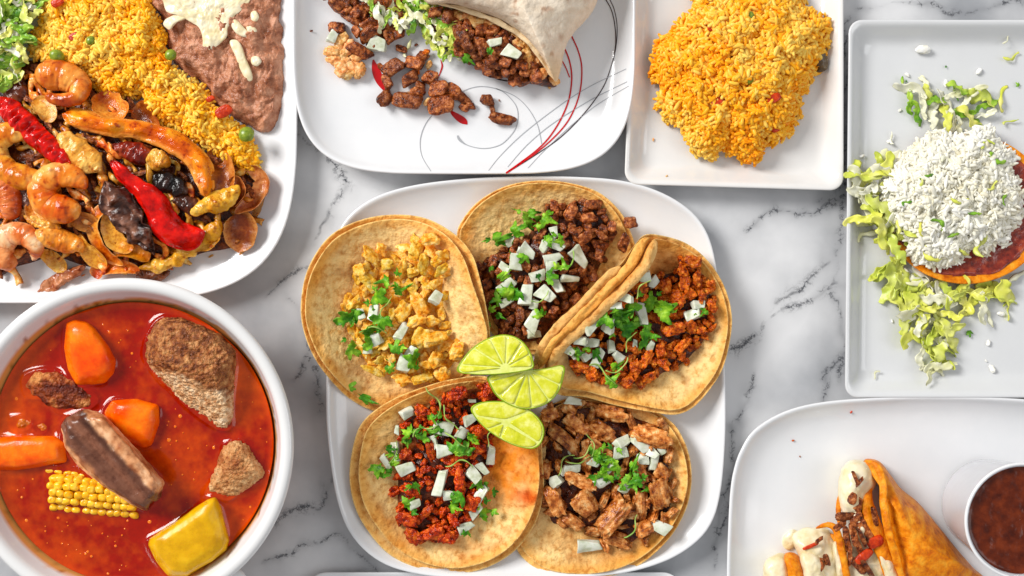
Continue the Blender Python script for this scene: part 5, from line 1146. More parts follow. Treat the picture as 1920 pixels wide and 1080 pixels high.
def beef2(v, n):
    px = 960 + v[:, 0] / (S * (H - 0.07) / H); py = 540 - v[:, 1] / (S * (H - 0.07) / H)
    d = np.abs((px - 207) * 0.73 - (py - 858) * 0.68 + 2) + 7 * fbm(v * 150, 9, 3)
    c, s = cos(radians(-47)), sin(radians(-47)); al = v[:, 0] * c + v[:, 1] * s; ac = -v[:, 0] * s + v[:, 1] * c
    fb = fbm(np.stack([al * 10, ac * 140, v[:, 2] * 30], 1), 17, 3)[:, None]
    w = sm(24, 33, d)[:, None]
    dark = lin((58, 24, 14)) * (1 - np.clip(fb + 0.4, 0, 1)) + lin((150, 96, 70)) * np.clip(fb + 0.4, 0, 1)
    return dark * (1 - w) + mixer([(170, 100, 56), (220, 156, 106), (238, 190, 146)], 120, 4)(v) * w
hull('beef_chunk', ringed(B2, [(1, 52), (1, 64), (0.97, 74), (0.86, 81)]),
     MAT['beef_fibre'], bevel=0.001, seg=2, amp=0.0012, fs=110, fibre=(-47, 130, 0.0046), tint=beef2, seed=12, voxel=0.0008, label='long dark fibred beef chunk lying across the corn', cat='beef', group='boiled beef chunks in the soup')
for pts, lb in ((FB, 'small golden onion shred floating under the fatty beef'), (FC, 'tiny golden scrap floating beside the carrot end')):
    lump('floating_scrap', pts, 0.0545, 0.058, MAT['fajita_onion'], p=2, amp=0.002, fs=0.1, nr=14, na=60, tint=lambda X, Y, Z: np.broadcast_to(lin((196, 110, 20)), X.shape + (3,)), label=lb, cat='scrap')
def squash_tint(v, n): return np.ones((len(v), 3))
hull('squash_piece', ringed(SQ, [(1, 48), (1, 58), (0.96, 65), (0.86, 69.5), (0.6, 72)]),
     MAT['squash'], bevel=0.001, seg=2, tint=None, amp=0.0008, fs=70, label='smooth yellow squash piece at the lower edge of the bowl', cat='squash')
# corn: a core with its kernels as parts
cob = empty('corn_cob', P(172, 918, 0.050), 'short piece of yellow corn cob under the dark beef', 'corn')
lump('cob_core', [(94, 884), (120, 876), (180, 884), (228, 908), (256, 940), (236, 954), (180, 956), (120, 950), (97, 936), (92, 911)], 0.050, 0.060, MAT['corn'], p=2.5, nr=14, na=64, parent=cob)
kern = pool('kernel', MAT['corn'], 4, ICO3, ICO3F, sq=3.0, a1=0.12, a2=0.03, ax=(1, .9, .8), shear=0.15)
POOL['kernel'] = kern
for r in range(6):
    for c in range(11):
        x = 97 + c * 15.2 + (r % 2) * 4 + RG.uniform(-2.5, 2.5); u = (r - 2.5) / 3.1; y = 916 + u * 42 + (x - 96) * 0.10 + RG.uniform(-1.5, 1.5)
        if (y - 916 - (x - 96) * .1) < -44 or x > 262: continue
        z = 45.8 + 16.2 * math.sqrt(max(0, 1 - u * u))
        piece('kernel', 'kernel', x, y, z, 18.5, 18.5 * (1 - 0.2 * abs(u)), 8, RG.uniform(-8, 8), None, None, None, -u * 0.7, RG.uniform(-.1, .1), parent=cob)

# ---- oil beads on the broth, sauce stains and crumbs on the fajita plate
def beads():
    rg = np.random.RandomState(4); V = []; F = []; items = [Reg(o) for o in (C1, B1, C2, C3, B2, B3, B4, CN, SQ)]
    n = 0
    while n < 110:
        a, r = rg.uniform(0, 2 * pi), 0.095 * math.sqrt(rg.rand()); x, y = BX + r * cos(a), BY + r * sin(a)
        px, py = 960 + x / (S * (H - ZS) / H), 540 - y / (S * (H - ZS) / H)
        if px < 0 or py > 1085 or any(R.t(px, py) < 1.08 for R in items): continue
        s = rg.choice([0.0005, 0.0007, 0.001, 0.0015], p=[.4, .3, .2, .1]); m = 12; t = np.linspace(0, 2 * pi, m, endpoint=False)
        rows = [np.stack([x + s * k * np.cos(t), y + s * k * np.sin(t), np.full(m, ZS + 0.0001 + h)], 1) for k, h in ((1.05, -0.0004), (0.9, 0.00018), (0.5, 0.0003), (0.05, 0.00034))]
        F.append(ring_faces(4, m) + 4 * m * n); V.append(np.concatenate(rows)); n += 1
    solid('oil_bead', np.concatenate(V), np.concatenate(F)[:, ::-1], sheen('oil', [(226, 96, 10), (240, 130, 30)], scale=300, rough=0.05, bump=0, vary=0), label='small orange oil beads floating on the red broth', cat='oil', kind='stuff')
beads()
sheen('stain', [(226, 150, 70), (240, 190, 130)], scale=300, rough=0.12, bump=0.2, vary=0, trans=0.7, ior=1.3)
def stain(pts, lb, h=0.0006, zp=zA): 
    c = np.mean(np.array(pts), 0); z = float(zp(c[0], c[1]))
    lump('sauce_smear', pts, z - 0.0002, z + h, MAT['stain'], p=4, amp=0.0002, fs=0.1, nr=10, na=70, under=0.001, label=lb, cat='sauce')
stain([(486, 330), (500, 345), (506, 370), (496, 395), (478, 412), (470, 400), (490, 370), (490, 345)], 'thin orange juice smear beside the end onion petal')
stain([(470, 396), (486, 400), (492, 412), (478, 418), (466, 410)], 'small greasy spot on the plate under the onion petal', 0.0004)
stain([(466, 440), (472, 460), (462, 480), (450, 486), (448, 476), (460, 460)], 'orange juice line along the lowest onion petal', 0.0004)
for x, y, s, lb in ((396, 480, 12, 'tiny golden crumb near the lower chicken strip'), (156, 516, 9, 'tiny yellow crumb beside the browned beef tail'), (484, 402, 7, 'tiny herb speckled crumb on the right side of plate')):
    piece('fajgold', 'golden_crumb', x, y, float(zA(x, y)) * 1000 + 1, s, s * .7, s * .25, 30, lb, 'crumb', None)
# ================================================================ burrito plate
def bz(x, y): return float(zB(x, y)) * 1000
burr = empty('burrito', P(930, 40, 0.009), 'cut burrito in a white flour tortilla with its filling spilling out', 'burrito')
def flour_tint(X, Y, Z):
    v = v3(X * 0.01, Y * 0.01, 3); n = fbm(v, 5, 4); m = fbm(v * 6, 8, 4)
    c = np.ones(X.shape + (3,)) * lin((238, 224, 204))
    w = np.clip(0.3 + n, 0, 1)[..., None] * 0.6; c = c * (1 - w) + lin((222, 198, 172)) * w
    w = (np.clip(m * 3 - 0.9, 0, 1) * 0.75)[..., None]; c = c * (1 - w) + lin((172, 120, 82)) * w
    d = sm(70, 150, Y - (X - 1000) * 0.2)[..., None] * 0.7; return c * (1 - d) + lin((232, 190, 130)) * d
lump('flour_tortilla', [(796, 4), (840, 8), (884, 19), (920, 32), (952, 47), (980, 66), (1004, 90), (1024, 118), (1042, 155), (1050, 134), (1057, 96), (1070, 70), (1090, 48), (1108, 26), (1121, -4), (1140, -60), (1110, -160), (980, -210), (850, -180), (780, -70)], 0.030, 0.062, MAT['flour'], p=2.4, q=2.2, nr=50, na=260, amp=0.0032, fs=0.022, skirt=6, under=0.02, round_=2, parent=burr, tint=flour_tint, c=(960, -40))
sweep('tortilla_edge', [(800, 4, 33, 9), (840, 10, 35, 10), (884, 22, 36, 10), (920, 35, 36, 10), (952, 50, 35, 11), (980, 69, 34, 11), (1003, 93, 32, 11), (1022, 121, 29, 11), (1040, 153, 24, 9)], MAT['flour'], nl=70, nc=12, thick=2.6, amp=1, wr=1.2, wf=0.06, parent=burr, tint=lambda s, cu, v: np.broadcast_to(lin((240, 214, 172)), v.shape), roll=20)
RB2 = Reg([(790, 30), (796, 5), (850, 0), (900, 10), (960, 40), (1010, 80), (1045, 158), (1000, 158), (960, 150), (920, 136), (884, 122), (850, 104), (818, 88), (796, 62)], c=(910, 80))
def bfz(x, y): return 9 + 19 * float(np.clip(1 - RB2.t(x, y) ** 3, 0, 1)) ** 0.6 + 4 * float(sm(0, 60, (x - 800) * 0.45 - (y - 10)))
sheet('burrito_base', RB2, lambda x, y, T: (8 + 17 * np.clip(1 - T ** 3, 0, 1) ** 0.6) / 1000 + 0.002 * fbm(v3(x * .06, y * .06, 1), 4, 3) * (1 - T ** 4), 0.004, MAT['sauce_dark'], nr=40, label='packed dark meat base at the open end of the burrito', cat='filling', kind='stuff')
BL = Reg([(792, 30), (800, 10), (850, 16), (858, 50), (862, 90), (880, 116), (850, 104), (818, 88), (796, 62)])
BO = Reg([(850, 14), (884, 22), (952, 50), (1002, 92), (1030, 125), (1042, 152), (1020, 150), (995, 110), (950, 72), (900, 48), (860, 34)], c=(955, 68))
BM = Reg([(850, 40), (900, 50), (950, 74), (992, 108), (1012, 150), (980, 152), (930, 138), (884, 118), (860, 92)])
ricep = sheen('refried_rice_mix', [(196, 110, 40), (232, 166, 92), (244, 206, 150)], scale=260, rough=0.4, bump=0.7, vary=0.12, hue=0.01, sss=0.1)
POOL['mash'] = pool('rice_lump', ricep, 6, sq=2.5, a1=0.3, a2=0.3, ax=(1, .8, .6), ridge=0.3)
for (x, y) in scatter(BO, 34, 14, 1, 31):
    s = RG.uniform(24, 38); piece('mash', 'rice_clump', x, y, bfz(x, y) + 3, s, s * .8, s * .3, RG.uniform(0, 360), 'orange rice clump in {} part of the band inside burrito'.format(sector(BO, x, y)), 'rice clump', 'rice clumps inside the burrito')
for (x, y) in scatter(BM, 60, 15, 1, 32):
    s = RG.uniform(24, 36); piece('steak', 'steak_piece', x, y, bfz(x, y) + 2, s, s * .85, s * .33, RG.uniform(0, 360), 'brown steak cube in {} part of the burrito filling'.format(sector(BM, x, y)), 'meat', 'steak cubes in the open burrito', RG.uniform(-.4, .4), RG.uniform(-.4, .4))
scat_lettuce(BL, 34, 11, lambda x, y: bfz(x, y) + 3, 33, ['flake', 'flakep', 'flake', 'flakeg'], (32, 54), 'lettuce in burrito mouth', 'lettuce inside the burrito')
for x, y, s, w_, a, lb in ((817, 24, 30, 26, 0, 'dark steak cube at the lettuce end of the burrito mouth'), (840, 30, 36, 28, 80, 'greyish steak cube touching the burrito tortilla edge'), (870, 75, 44, 32, -75, 'long steak cube standing beside the burrito lettuce')):
    piece('steak', 'steak_piece', x, y, bfz(x, y) + 7, s, w_, 11, a, lb, 'meat', None)
for x, y, s, w_, a, lb in ((928, 80, 26, 18, 10, 'onion dice wedged high in the burrito meat'), (958, 97, 34, 24, -30, 'large onion dice in the middle of the burrito meat')):
    piece('onion', 'onion_dice', x, y, bfz(x, y) + 8, s, w_, 4, a, lb, 'onion', None)
for x, y, s, w_, a, lb in ((918, 98, 34, 14, 80, 'green cilantro leaf on a burrito steak cube'), (872, 108, 40, 20, -30, 'dark green cilantro leaf at the lower lip of the burrito'), (850, 100, 34, 20, 20, 'bright cilantro leaf below the burrito lettuce')):
    piece('cilantro', 'cilantro_leaf', x, y, bfz(x, y) + 8, s, w_, 10, a, lb, 'herb', None)
# spilled filling
def spill(kind, name, items, cat, group, h=0.36, dz=0):
    for it in items:
        x, y, s, w_, a, lb = it[:6]; z0_ = bz(x, y)
        hh = min(s, w_) * S * 1000 * 0.85
        piece(kind, name, x, y, z0_ + hh * 0.42 + dz, s, w_, hh, a, lb, cat, group, RG.uniform(-.2, .2), RG.uniform(-.2, .2))
SM = [(633, 52, 34, 30, 0, 'dark meat bit at the top of the cheesy clump'), (676, 96, 52, 36, -40, 'dark red glazed meat piece beside the cheesy clump'), (736, 128, 48, 38, 40, 'golden brown meat piece over the printed red petal'), (777, 118, 40, 34, -20, 'dark meat piece high in the spilled row'),
      (791, 106, 24, 30, 60, 'small meat knob at the top of the spilled row'), (770, 146, 40, 34, 20, 'rounded reddish meat piece in the middle of the spilled row'), (806, 146, 30, 34, 60, 'greenish brown meat piece above the red curve'), (726, 152, 34, 26, -60, 'torn golden meat scrap at the left of the spilled row'),
      (722, 184, 38, 32, 50, 'light brown round meat piece at the lower left of the spill'), (763, 188, 60, 40, -10, 'dark charred meat piece at the bottom of the spilled row'), (784, 172, 36, 28, 30, 'small amber meat piece above the charred piece'), (822, 168, 38, 44, 80, 'lumpy tan meat piece above the single red petal'),
      (826, 196, 54, 46, 10, 'large tan meat clump touching the single red petal'), (850, 172, 40, 34, -40, 'brown meat piece joining the thin end of the spill'), (868, 184, 40, 22, -40, 'slim meat strip pointing away from the spill'), (882, 198, 20, 18, 0, 'tiny meat ball at the thin end of the spill'),
      (913, 187, 28, 28, 10, 'pale meat cube lying apart near the grey swirl'), (923, 203, 26, 12, -75, 'thin meat tail hanging from the lone pale cube'), (942, 223, 54, 26, -8, 'reddish flat meat piece farthest from the burrito'), (741, 64, 40, 30, 20, 'brown meat piece under the top lettuce'),
      (700, 82, 30, 24, 30, 'meat scrap behind the onion cube'), (752, 92, 26, 18, -10, 'small brown scrap below the lettuce')]
spill('steak', 'meat_piece', SM, 'meat', 'meat pieces spilled from the burrito')
SPB = Reg([(700, 110), (750, 100), (800, 95), (820, 130), (850, 160), (885, 190), (870, 205), (830, 215), (790, 200), (740, 205), (712, 190), (715, 150)])
for (x, y) in scatter(SPB, 15, 18, 1, 47):
    s = RG.uniform(10, 22); k = RG.choice(['steak', 'pastor', 'mash'])
    piece(k, 'meat_crumb', x, y, bz(x, y) + s * .12 + RG.uniform(0, 3), s, s * .75, s * .3, RG.uniform(0, 360), 'small meat crumb in {} part of row spilled from burrito'.format(sector(SPB, x, y)), 'meat', 'small crumbs in the spilled row', RG.uniform(-.3, .3), RG.uniform(-.3, .3))
TOP = Reg([(618, -20), (740, -20), (752, 40), (735, 66), (700, 76), (672, 70), (655, 45), (640, 30), (620, 12)])
for (x, y) in scatter(TOP, 34, 15, 1, 41):
    s = RG.uniform(24, 40); piece('steak', 'meat_piece', x, y, bz(x, y) + RG.uniform(4, 10), s, s * .8, s * .32, RG.uniform(0, 360), 'dark glazed meat bit in {} part of the pile left of lettuce'.format(sector(TOP, x, y)), 'meat', 'meat bits piled left of the burrito', RG.uniform(-.4, .4), RG.uniform(-.4, .4))
CL = Reg([(617, 70), (640, 58), (660, 80), (672, 105), (680, 130), (668, 143), (640, 140), (625, 120)])
for i, (x, y) in enumerate(scatter(CL, 15, 14, 0.9, 43)):
    s = RG.uniform(28, 42); piece('mash', 'rice_clump', x, y, bz(x, y) + 5, s, s * .85, s * .33, RG.uniform(0, 360), 'orange cheesy rice clump in {} part of the spilled lump'.format(sector(CL, x, y)), 'rice clump', 'orange clump spilled on the burrito plate')
for x, y, s, w_, a, lb in ((708, 84, 32, 28, -20, 'white onion cube in front of the spilled meat pile'), (624, 70, 22, 22, 60, 'pale onion cube on top of the orange clump'), (686, 52, 20, 14, 10, 'small onion chip in the dark meat pile'), (735, 30, 26, 20, 40, 'onion chip in the lettuce pile')):
    piece('onion', 'onion_dice', x, y, bz(x, y) + 8, s, w_, 4.5, a, lb, 'onion', None, .2, .1)
LT = Reg([(690, -20), (800, -20), (800, 20), (785, 42), (748, 48), (715, 40), (692, 20)])
scat_lettuce(LT, 46, 11, lambda x, y: bz(x, y) + RG.uniform(7, 14), 44, ['flake', 'flakep', 'flakep', 'flakeg'], (36, 60), 'lettuce left of burrito', 'lettuce pile beside the burrito')
piece('shredp', 'lettuce_shred', 763, 92, bz(763, 92) + 3, 44, 34, 14, 60, 'single pale lettuce scrap above the spilled meat row', 'lettuce', None)

# ================================================================ orange rice in the square dish
RC2 = Reg([(1305, -30), (1300, 20), (1264, 42), (1258, 62), (1238, 63), (1227, 92), (1219, 130), (1231, 158), (1236, 208), (1252, 225), (1278, 250), (1286, 274), (1312, 294), (1333, 300), (1356, 284), (1380, 298), (1424, 306), (1432, 270), (1463, 268), (1488, 243), (1500, 190), (1520, 150), (1535, 125), (1552, 92), (1560, 40), (1530, 22), (1508, 0), (1480, -40)], c=(1395, 120))
rice_mesh('orange_rice', RC2, 0.010, 0.026, 3500, MAT['rice'], [(252, 146, 6), (255, 180, 28), (255, 212, 98)], seed=9, label='big loose heap of orange seasoned rice in the square dish', cat='rice', kind='stuff', size=(18, 7.0))
sweep('pepper_piece', [(1522, 92, 16, 20), (1534, 106, 16, 30), (1540, 122, 13, 26), (1532, 136, 11, 12)], sheen('olive_pepper', [(60, 44, 20), (110, 84, 44)], scale=200, rough=0.3, bump=0.4, vary=0, coat=0.3), nl=24, thick=5, wr=1.5, wf=.2, label='olive brown pepper piece poking from the orange rice', cat='pepper')
for x, y, s, lb in ((1405, 30, 18, 'green pea near the top of the orange rice'), (1404, 150, 18, 'green pea in the middle of the orange rice')):
    piece('pea', 'green_pea', x, y, 35, s, s, s * .36, 0, lb, 'pea', None)
for x, y, s, lb in ((1340, 48, 30, 'orange tomato bit in the upper part of the orange rice'), (1345, 190, 28, 'orange tomato bit in the lower middle of the orange rice'), (1457, 240, 24, 'red tomato bit near the lower edge of the orange rice'), (1450, 185, 30, 'dark tomato strip beside the hollow in the orange rice')):
    piece('tomato', 'tomato_bit', x, y, 33 - (y > 200) * 10, s, s * .7, 5, 30, lb, 'tomato', 'tomato bits in the orange rice')

# ================================================================ tostada plate
circ = lambda cx, cy, r, n=24, ry=None: [(cx + r * cos(a), cy + (ry or r) * sin(a)) for a in np.linspace(0, 2 * pi, n, endpoint=False)]
tost = empty('tostada', P(1805, 370, 0.009), 'round fried tostada shell under beans and white cheese', 'tostada')
sheet('shell', Reg(circ(1812, 392, 155, ry=140), n=200), lambda x, y, T: (10.5 + 7 * T ** 3) / 1000 + 0.0009 * fbm(v3(x * .03, y * .03, 1), 4, 3), 0.0034, MAT['crust'], nr=50, parent=tost, smooth=True)
sheet('bean_layer', Reg([(1812 + (145 + 5 * sin(5 * a)) * cos(a), 392 + (130 + 5 * sin(7 * a)) * sin(a)) for a in np.linspace(0, 2 * pi, 60, endpoint=False)], n=200), lambda x, y, T: (13 + 4.5 * T ** 3) / 1000 + 0.0016 * fbm(v3(x * .05, y * .05, 1), 14, 4) - 0.002 * (T > 0.97), 0.003,
      sheen('red_beans', [(92, 16, 6), (140, 40, 18), (176, 76, 40)], scale=200, rough=0.25, bump=0.6, bscale=500, vary=0, coat=0.4), nr=50, parent=tost)
RM = Reg([(1656, 345), (1672, 308), (1700, 290), (1722, 262), (1765, 250), (1800, 252), (1850, 236), (1875, 262), (1896, 290), (1905, 330), (1918, 370), (1912, 410), (1892, 432), (1888, 462), (1868, 456), (1850, 475), (1820, 470), (1790, 492), (1745, 500), (1712, 484), (1700, 450), (1672, 410), (1660, 380)], c=(1790, 370))
sheet('cheese_base', RM, lambda x, y, T: (15.5 + 18 * np.clip(1 - T ** 2.4, 0, 1) ** 0.7) / 1000 + 0.002 * fbm(v3(x * .07, y * .07, 1), 24, 4) - 0.0015, 0.004, MAT['crumble'], nr=50, label='mound of white crema under the shredded cheese', cat='cheese', kind='stuff')
rice_mesh('shredded_cheese', RM, 0.016, 0.018, 3000, MAT['rice'], [(232, 224, 194), (243, 239, 222), (248, 246, 239)], seed=12, pitch=0.2, lumpy=0.004, label='finely shredded white cheese covering the tostada', cat='cheese', kind='stuff', size=(17, 6.5), lvar=(0.4, 1.7), wvar=(0.5, 1.5), fine=0.005)
def tz(x, y): return 16 + 18.5 * float(np.clip(1 - RM.t(x, y) ** 2.4, 0, 1)) ** 0.7
for x, y, k, s, a in ((1740, 330, 'shredg', 34, 20), (1725, 345, 'shred', 40, 60), (1800, 378, 'shred', 44, 10), (1762, 420, 'shredg', 40, -30), (1728, 428, 'shred', 40, 80), (1790, 440, 'shredg', 30, 20), (1860, 350, 'shred', 36, 30), (1885, 372, 'shredg', 30, 80), (1870, 300, 'shredg', 46, -30), (1850, 270, 'shred', 40, 40), (1840, 460, 'shred', 60, 60), (1800, 470, 'shred', 50, -20), (1745, 480, 'shred', 56, -40), (1690, 420, 'shred', 50, 70), (1815, 350, 'shredp', 40, 30), (1780, 300, 'shredp', 44, -20), (1830, 400, 'shredg', 30, 0), (1700, 380, 'shredg', 26, 10)):
    piece(k, 'lettuce_shred', x, y, tz(x, y) + 4, s, s, s * .4, a, {'shred': 'yellow green', 'shredp': 'pale', 'shredg': 'green'}[k] + ' lettuce shred poking through {} part of the tostada cheese'.format(sector(RM, x, y)), 'lettuce', 'lettuce shreds among the tostada cheese', .2, .2)
LEFT = Reg([(1600, 330), (1640, 312), (1690, 300), (1680, 360), (1700, 430), (1690, 480), (1660, 450), (1625, 420), (1600, 430), (1618, 380)])
scat_lettuce(LEFT, 32, 15, lambda x, y: 15 + RG.uniform(0, 9), 51, ['flake', 'flakep', 'flakep', 'flake'], (54, 96), 'fringe left of tostada', 'lettuce fringe around the tostada')
BOT = Reg([(1650, 500), (1720, 500), (1760, 532), (1830, 532), (1870, 545), (1900, 560), (1870, 585), (1835, 570), (1800, 600), (1780, 640), (1770, 690), (1730, 690), (1722, 640), (1700, 600), (1705, 550), (1665, 540)], c=(1765, 570))
scat_lettuce(BOT, 52, 14, lambda x, y: 8 + RG.uniform(1, 7), 52, ['flake', 'flakep', 'flakep', 'flake', 'flake'], (52, 96), 'scattered pile below tostada', 'lettuce pile below the tostada')
TP = Reg([(1700, 170), (1730, 140), (1760, 180), (1800, 160), (1830, 165), (1860, 200), (1850, 235), (1820, 250), (1780, 245), (1740, 215), (1712, 235), (1706, 210)])
scat_lettuce(TP, 22, 16, lambda x, y: 8 + RG.uniform(1, 5), 53, ['flake', 'flakep', 'flake', 'flakep', 'flakeg'], (44, 80), 'scattered lettuce above tostada', 'lettuce scraps above the tostada')
for x, y, k, s, w_, a, lb in ((1695, 160, 'shredg', 44, 30, -60, 'thin dark green lettuce curl at the top of the plate'), (1790, 168, 'shredg', 50, 30, -75, 'dark green lettuce rib standing above the tostada'), (1880, 185, 'shred', 66, 50, 80, 'long yellow lettuce curl near the right frame edge'), (1897, 108, 'shred', 40, 44, 30, 'yellow lettuce scrap alone in the upper corner area'),
    (1888, 75, 'shredp', 28, 22, 60, 'tiny lettuce sliver highest on the rectangular plate'), (1893, 228, 'shred', 40, 20, 10, 'orange edged lettuce tip beside the long yellow curl'), (1625, 412, 'shredp', 100, 90, 25, 'long pale lettuce strip hanging over the plate rim'), (1625, 440, 'shredp', 60, 50, 15, 'short pale lettuce strip below the rim strip'),
    (1910, 520, 'shredp', 80, 50, 28, 'long clear lettuce strip near the right frame edge'), (1895, 568, 'shred', 36, 36, 20, 'curled yellow lettuce scrap right of the lower pile'), (1643, 702, 'shredp', 24, 20, 70, 'tiny pale lettuce sliver low on the plate'), (1672, 260, 'shredp', 30, 20, 85, 'pale sliver above the left side of the cheese'), (1855, 595, 'shredp', 44, 40, -75, 'pale wide lettuce flake under the pile end'), (1755, 695, 'shredp', 60, 36, -20, 'pale curved lettuce sliver at the lowest tip of the pile')):
    piece(k, 'lettuce_shred', x, y, float(zE(x, y)) * 1000 + 3, s, w_, s * .25, a, lb, 'lettuce', None, .2, .1)
for i, (x, y, s, lb) in enumerate(((1731, 92, 30, 'largest white cheese crumb alone near the top of the plate'), (1836, 133, 16, 'white cheese crumb between two lettuce scraps'), (1774, 156, 16, 'white cheese crumb above the tostada lettuce'), (1701, 140, 11, 'speckled crumb beside the dark green curl'), (1616, 293, 12, 'cheese crumb on the left sloping side of plate'), (1853, 643, 12, 'small cheese crumb right of the lower pile'), (1861, 691, 18, 'cheese crumb low on the plate under the pile'), (1877, 588, 16, 'square pale crumb beside the lettuce pile end'), (1687, 207, 8, 'tiny crumb left of the top lettuce'), (1673, 602, 7, 'tiny crumb left of the lower pile'), (1849, 677, 7, 'tiniest crumb above the low crumb'), (1668, 265, 12, 'little crumb above the left of the cheese'))):
    piece('crumb', 'cheese_crumb', x, y, float(zE(x, y)) * 1000 + s * .1, s, s * .8, s * .3, i * 50, lb, 'cheese', 'cheese crumbs on the rectangular plate')
for i, (x, y, s, lb) in enumerate(((1773, 125, 9, 'tiny green herb fleck high on the rectangular plate'), (1699, 153, 7, 'tiny green fleck beside the speckled crumb'), (1910, 160, 16, 'green herb fleck near the right frame edge'), (1859, 185, 22, 'green herb leaf among the top lettuce'), (1817, 622, 22, 'dark green herb fleck right of the lower pile'), (1684, 527, 18, 'thin herb fleck left of the lower pile'), (1730, 175, 26, 'green herb leaf in the top left lettuce scrap'))):
    piece('cilantro', 'herb_fleck', x, y, float(zE(x, y)) * 1000 + 1.5, s, s * .6, s * .3, i * 70, lb, 'herb', 'herb flecks on the rectangular plate')

# ================================================================ rolled tacos with melted cheese, dipping cup
def crust_tint(X, Y, Z): return np.ones(X.shape + (3,))
roll = empty('rolled_taco', P(1700, 990, 0.009), 'large fried rolled taco pointing up beside the dipping cup', 'taco', 'fried cheesy rolled tacos')
lump('tortilla', [(1618, 864), (1634, 860), (1652, 867), (1668, 888), (1690, 917), (1716, 938), (1738, 960), (1768, 996), (1796, 1032), (1822, 1062), (1850, 1096), (1780, 1130), (1700, 1130), (1684, 1060), (1668, 1010), (1655, 950), (1645, 905)], 0.012, 0.046, MAT['crust'], p=2.2, q=1.7, nr=40, na=200, amp=0.0016, fs=0.02, round_=2, tilt=(-0.00, 0.02), parent=roll, c=(1715, 1010))
sweep('tortilla_fold', [(1620, 864, 30, 12), (1642, 872, 38, 14), (1655, 905, 42, 13), (1657, 945, 44, 14), (1664, 990, 46, 14), (1678, 1040, 46, 14), (1696, 1098, 44, 14)], MAT['crust'], nl=70, nc=16, thick=2.4, amp=1, wr=1, wf=.05, parent=roll, roll=-28)
sweep('tortilla_fold', [(1634, 905, 26, 14), (1628, 935, 28, 30), (1634, 970, 30, 34), (1650, 1010, 30, 36), (1668, 1055, 28, 38), (1684, 1110, 26, 38)], MAT['crust'], nl=60, nc=14, thick=4, amp=1, wr=1, wf=.05, parent=roll, roll=25, cup=0.3)
sweep('tortilla_fold', [(1576, 925, 16, 8), (1572, 955, 17, 9), (1576, 990, 18, 8)], MAT['crust'], nl=30, nc=12, thick=4, parent=roll, roll=40)
lump('melted_cheese', [(1574, 885), (1582, 870), (1598, 861), (1618, 862), (1636, 872), (1646, 890), (1644, 912), (1630, 930), (1620, 955), (1612, 975), (1592, 975), (1580, 962), (1573, 930)], 0.012, 0.036, MAT['cheese'], p=2.6, nr=30, na=120, amp=0.0028, fs=0.035, label='thick melted cheese blob at the tip of the large rolled taco', cat='cheese')
lump('melted_cheese', [(1585, 1000), (1610, 985), (1640, 1010), (1662, 1030), (1680, 1060), (1694, 1105), (1600, 1110), (1580, 1060)], 0.010, 0.028, MAT['cheese'], p=3, nr=30, na=120, amp=0.003, fs=0.05, label='stringy melted cheese inside the large rolled taco', cat='cheese')
lump('melted_cheese', [(1484, 1010), (1500, 992), (1524, 986), (1548, 990), (1564, 1006), (1572, 1040), (1578, 1080), (1570, 1110), (1500, 1110), (1500, 1050)], 0.010, 0.026, MAT['cheese'], p=2.6, nr=30, na=120, amp=0.003, fs=0.04, label='melted cheese oozing from the middle rolled taco', cat='cheese')
lump('melted_cheese', [(1430, 1068), (1438, 1046), (1456, 1036), (1474, 1040), (1482, 1060), (1484, 1100), (1440, 1110)], 0.010, 0.026, MAT['cheese'], p=2.6, nr=24, na=100, amp=0.002, fs=0.04, label='smooth pale cheese blob at the lower left rolled taco', cat='cheese')
for pts, z0, z1, lb in (([(1592, 952), (1606, 946), (1618, 958), (1622, 985), (1634, 1010), (1628, 1030), (1612, 1012), (1600, 985)], .022, .034, 'cheese strand running down through the beef of the large roll'),
    ([(1640, 1030), (1655, 1026), (1668, 1040), (1682, 1070), (1690, 1100), (1668, 1104), (1654, 1070)], .024, .034, 'pale green tinted cheese strip along the fold of the large roll'),
    ([(1560, 1020), (1572, 1014), (1580, 1035), (1586, 1066), (1592, 1100), (1574, 1100), (1566, 1060)], .018, .030, 'cheese strip squeezed between the two larger rolls'),
    ([(1500, 1040), (1522, 1034), (1540, 1046), (1548, 1072), (1550, 1104), (1512, 1104), (1504, 1070)], .022, .031, 'glossy cheese fold in front of the middle roll'),
    ([(1470, 1005), (1486, 994), (1500, 1002), (1492, 1020), (1478, 1030), (1468, 1022)], .0078, .0105, 'thin cheese puddle on the plate beside the middle roll')):
    lump('melted_cheese', pts, z0, z1, MAT['cheese'], p=2.4, nr=20, na=90, amp=0.0016, fs=0.06, label=lb, cat='cheese')
for x, y, z, s, w_, a, lb in ((1598, 935, 36, 24, 18, 70, 'round brown beef knob at the neck of the cheese tip'), (1640, 968, 35, 40, 14, -78, 'dark beef strand lying along the inner fold'), (1617, 1008, 36, 44, 12, -62, 'thin dark beef strand crossing the cheese strand'), (1594, 1040, 33, 50, 12, -85, 'dark beef strand beside the middle roll edge'), (1626, 1066, 33, 46, 14, -55, 'dark beef strand near the bottom frame edge'), (1550, 1050, 30, 30, 14, -70, 'brown beef scrap on the middle roll cheese'), (1536, 1012, 29, 22, 10, 20, 'light brown meat scrap on the middle roll cheese')):
    piece('steak', 'beef_shred', x, y, z, s, w_, w_ * .34, a, lb, 'meat', None, .1, .1)
r2 = empty('rolled_taco', P(1575, 1060, 0.009), 'middle rolled taco with thin yellow edge showing through cheese', 'taco', 'fried cheesy rolled tacos')
sweep('tortilla_fold', [(1530, 990, 22, 9), (1552, 984, 28, 12), (1568, 994, 31, 13), (1576, 1025, 32, 13), (1584, 1060, 32, 13), (1592, 1110, 30, 13)], MAT['crust'], nl=50, nc=14, thick=4, amp=1, parent=r2, roll=-15)
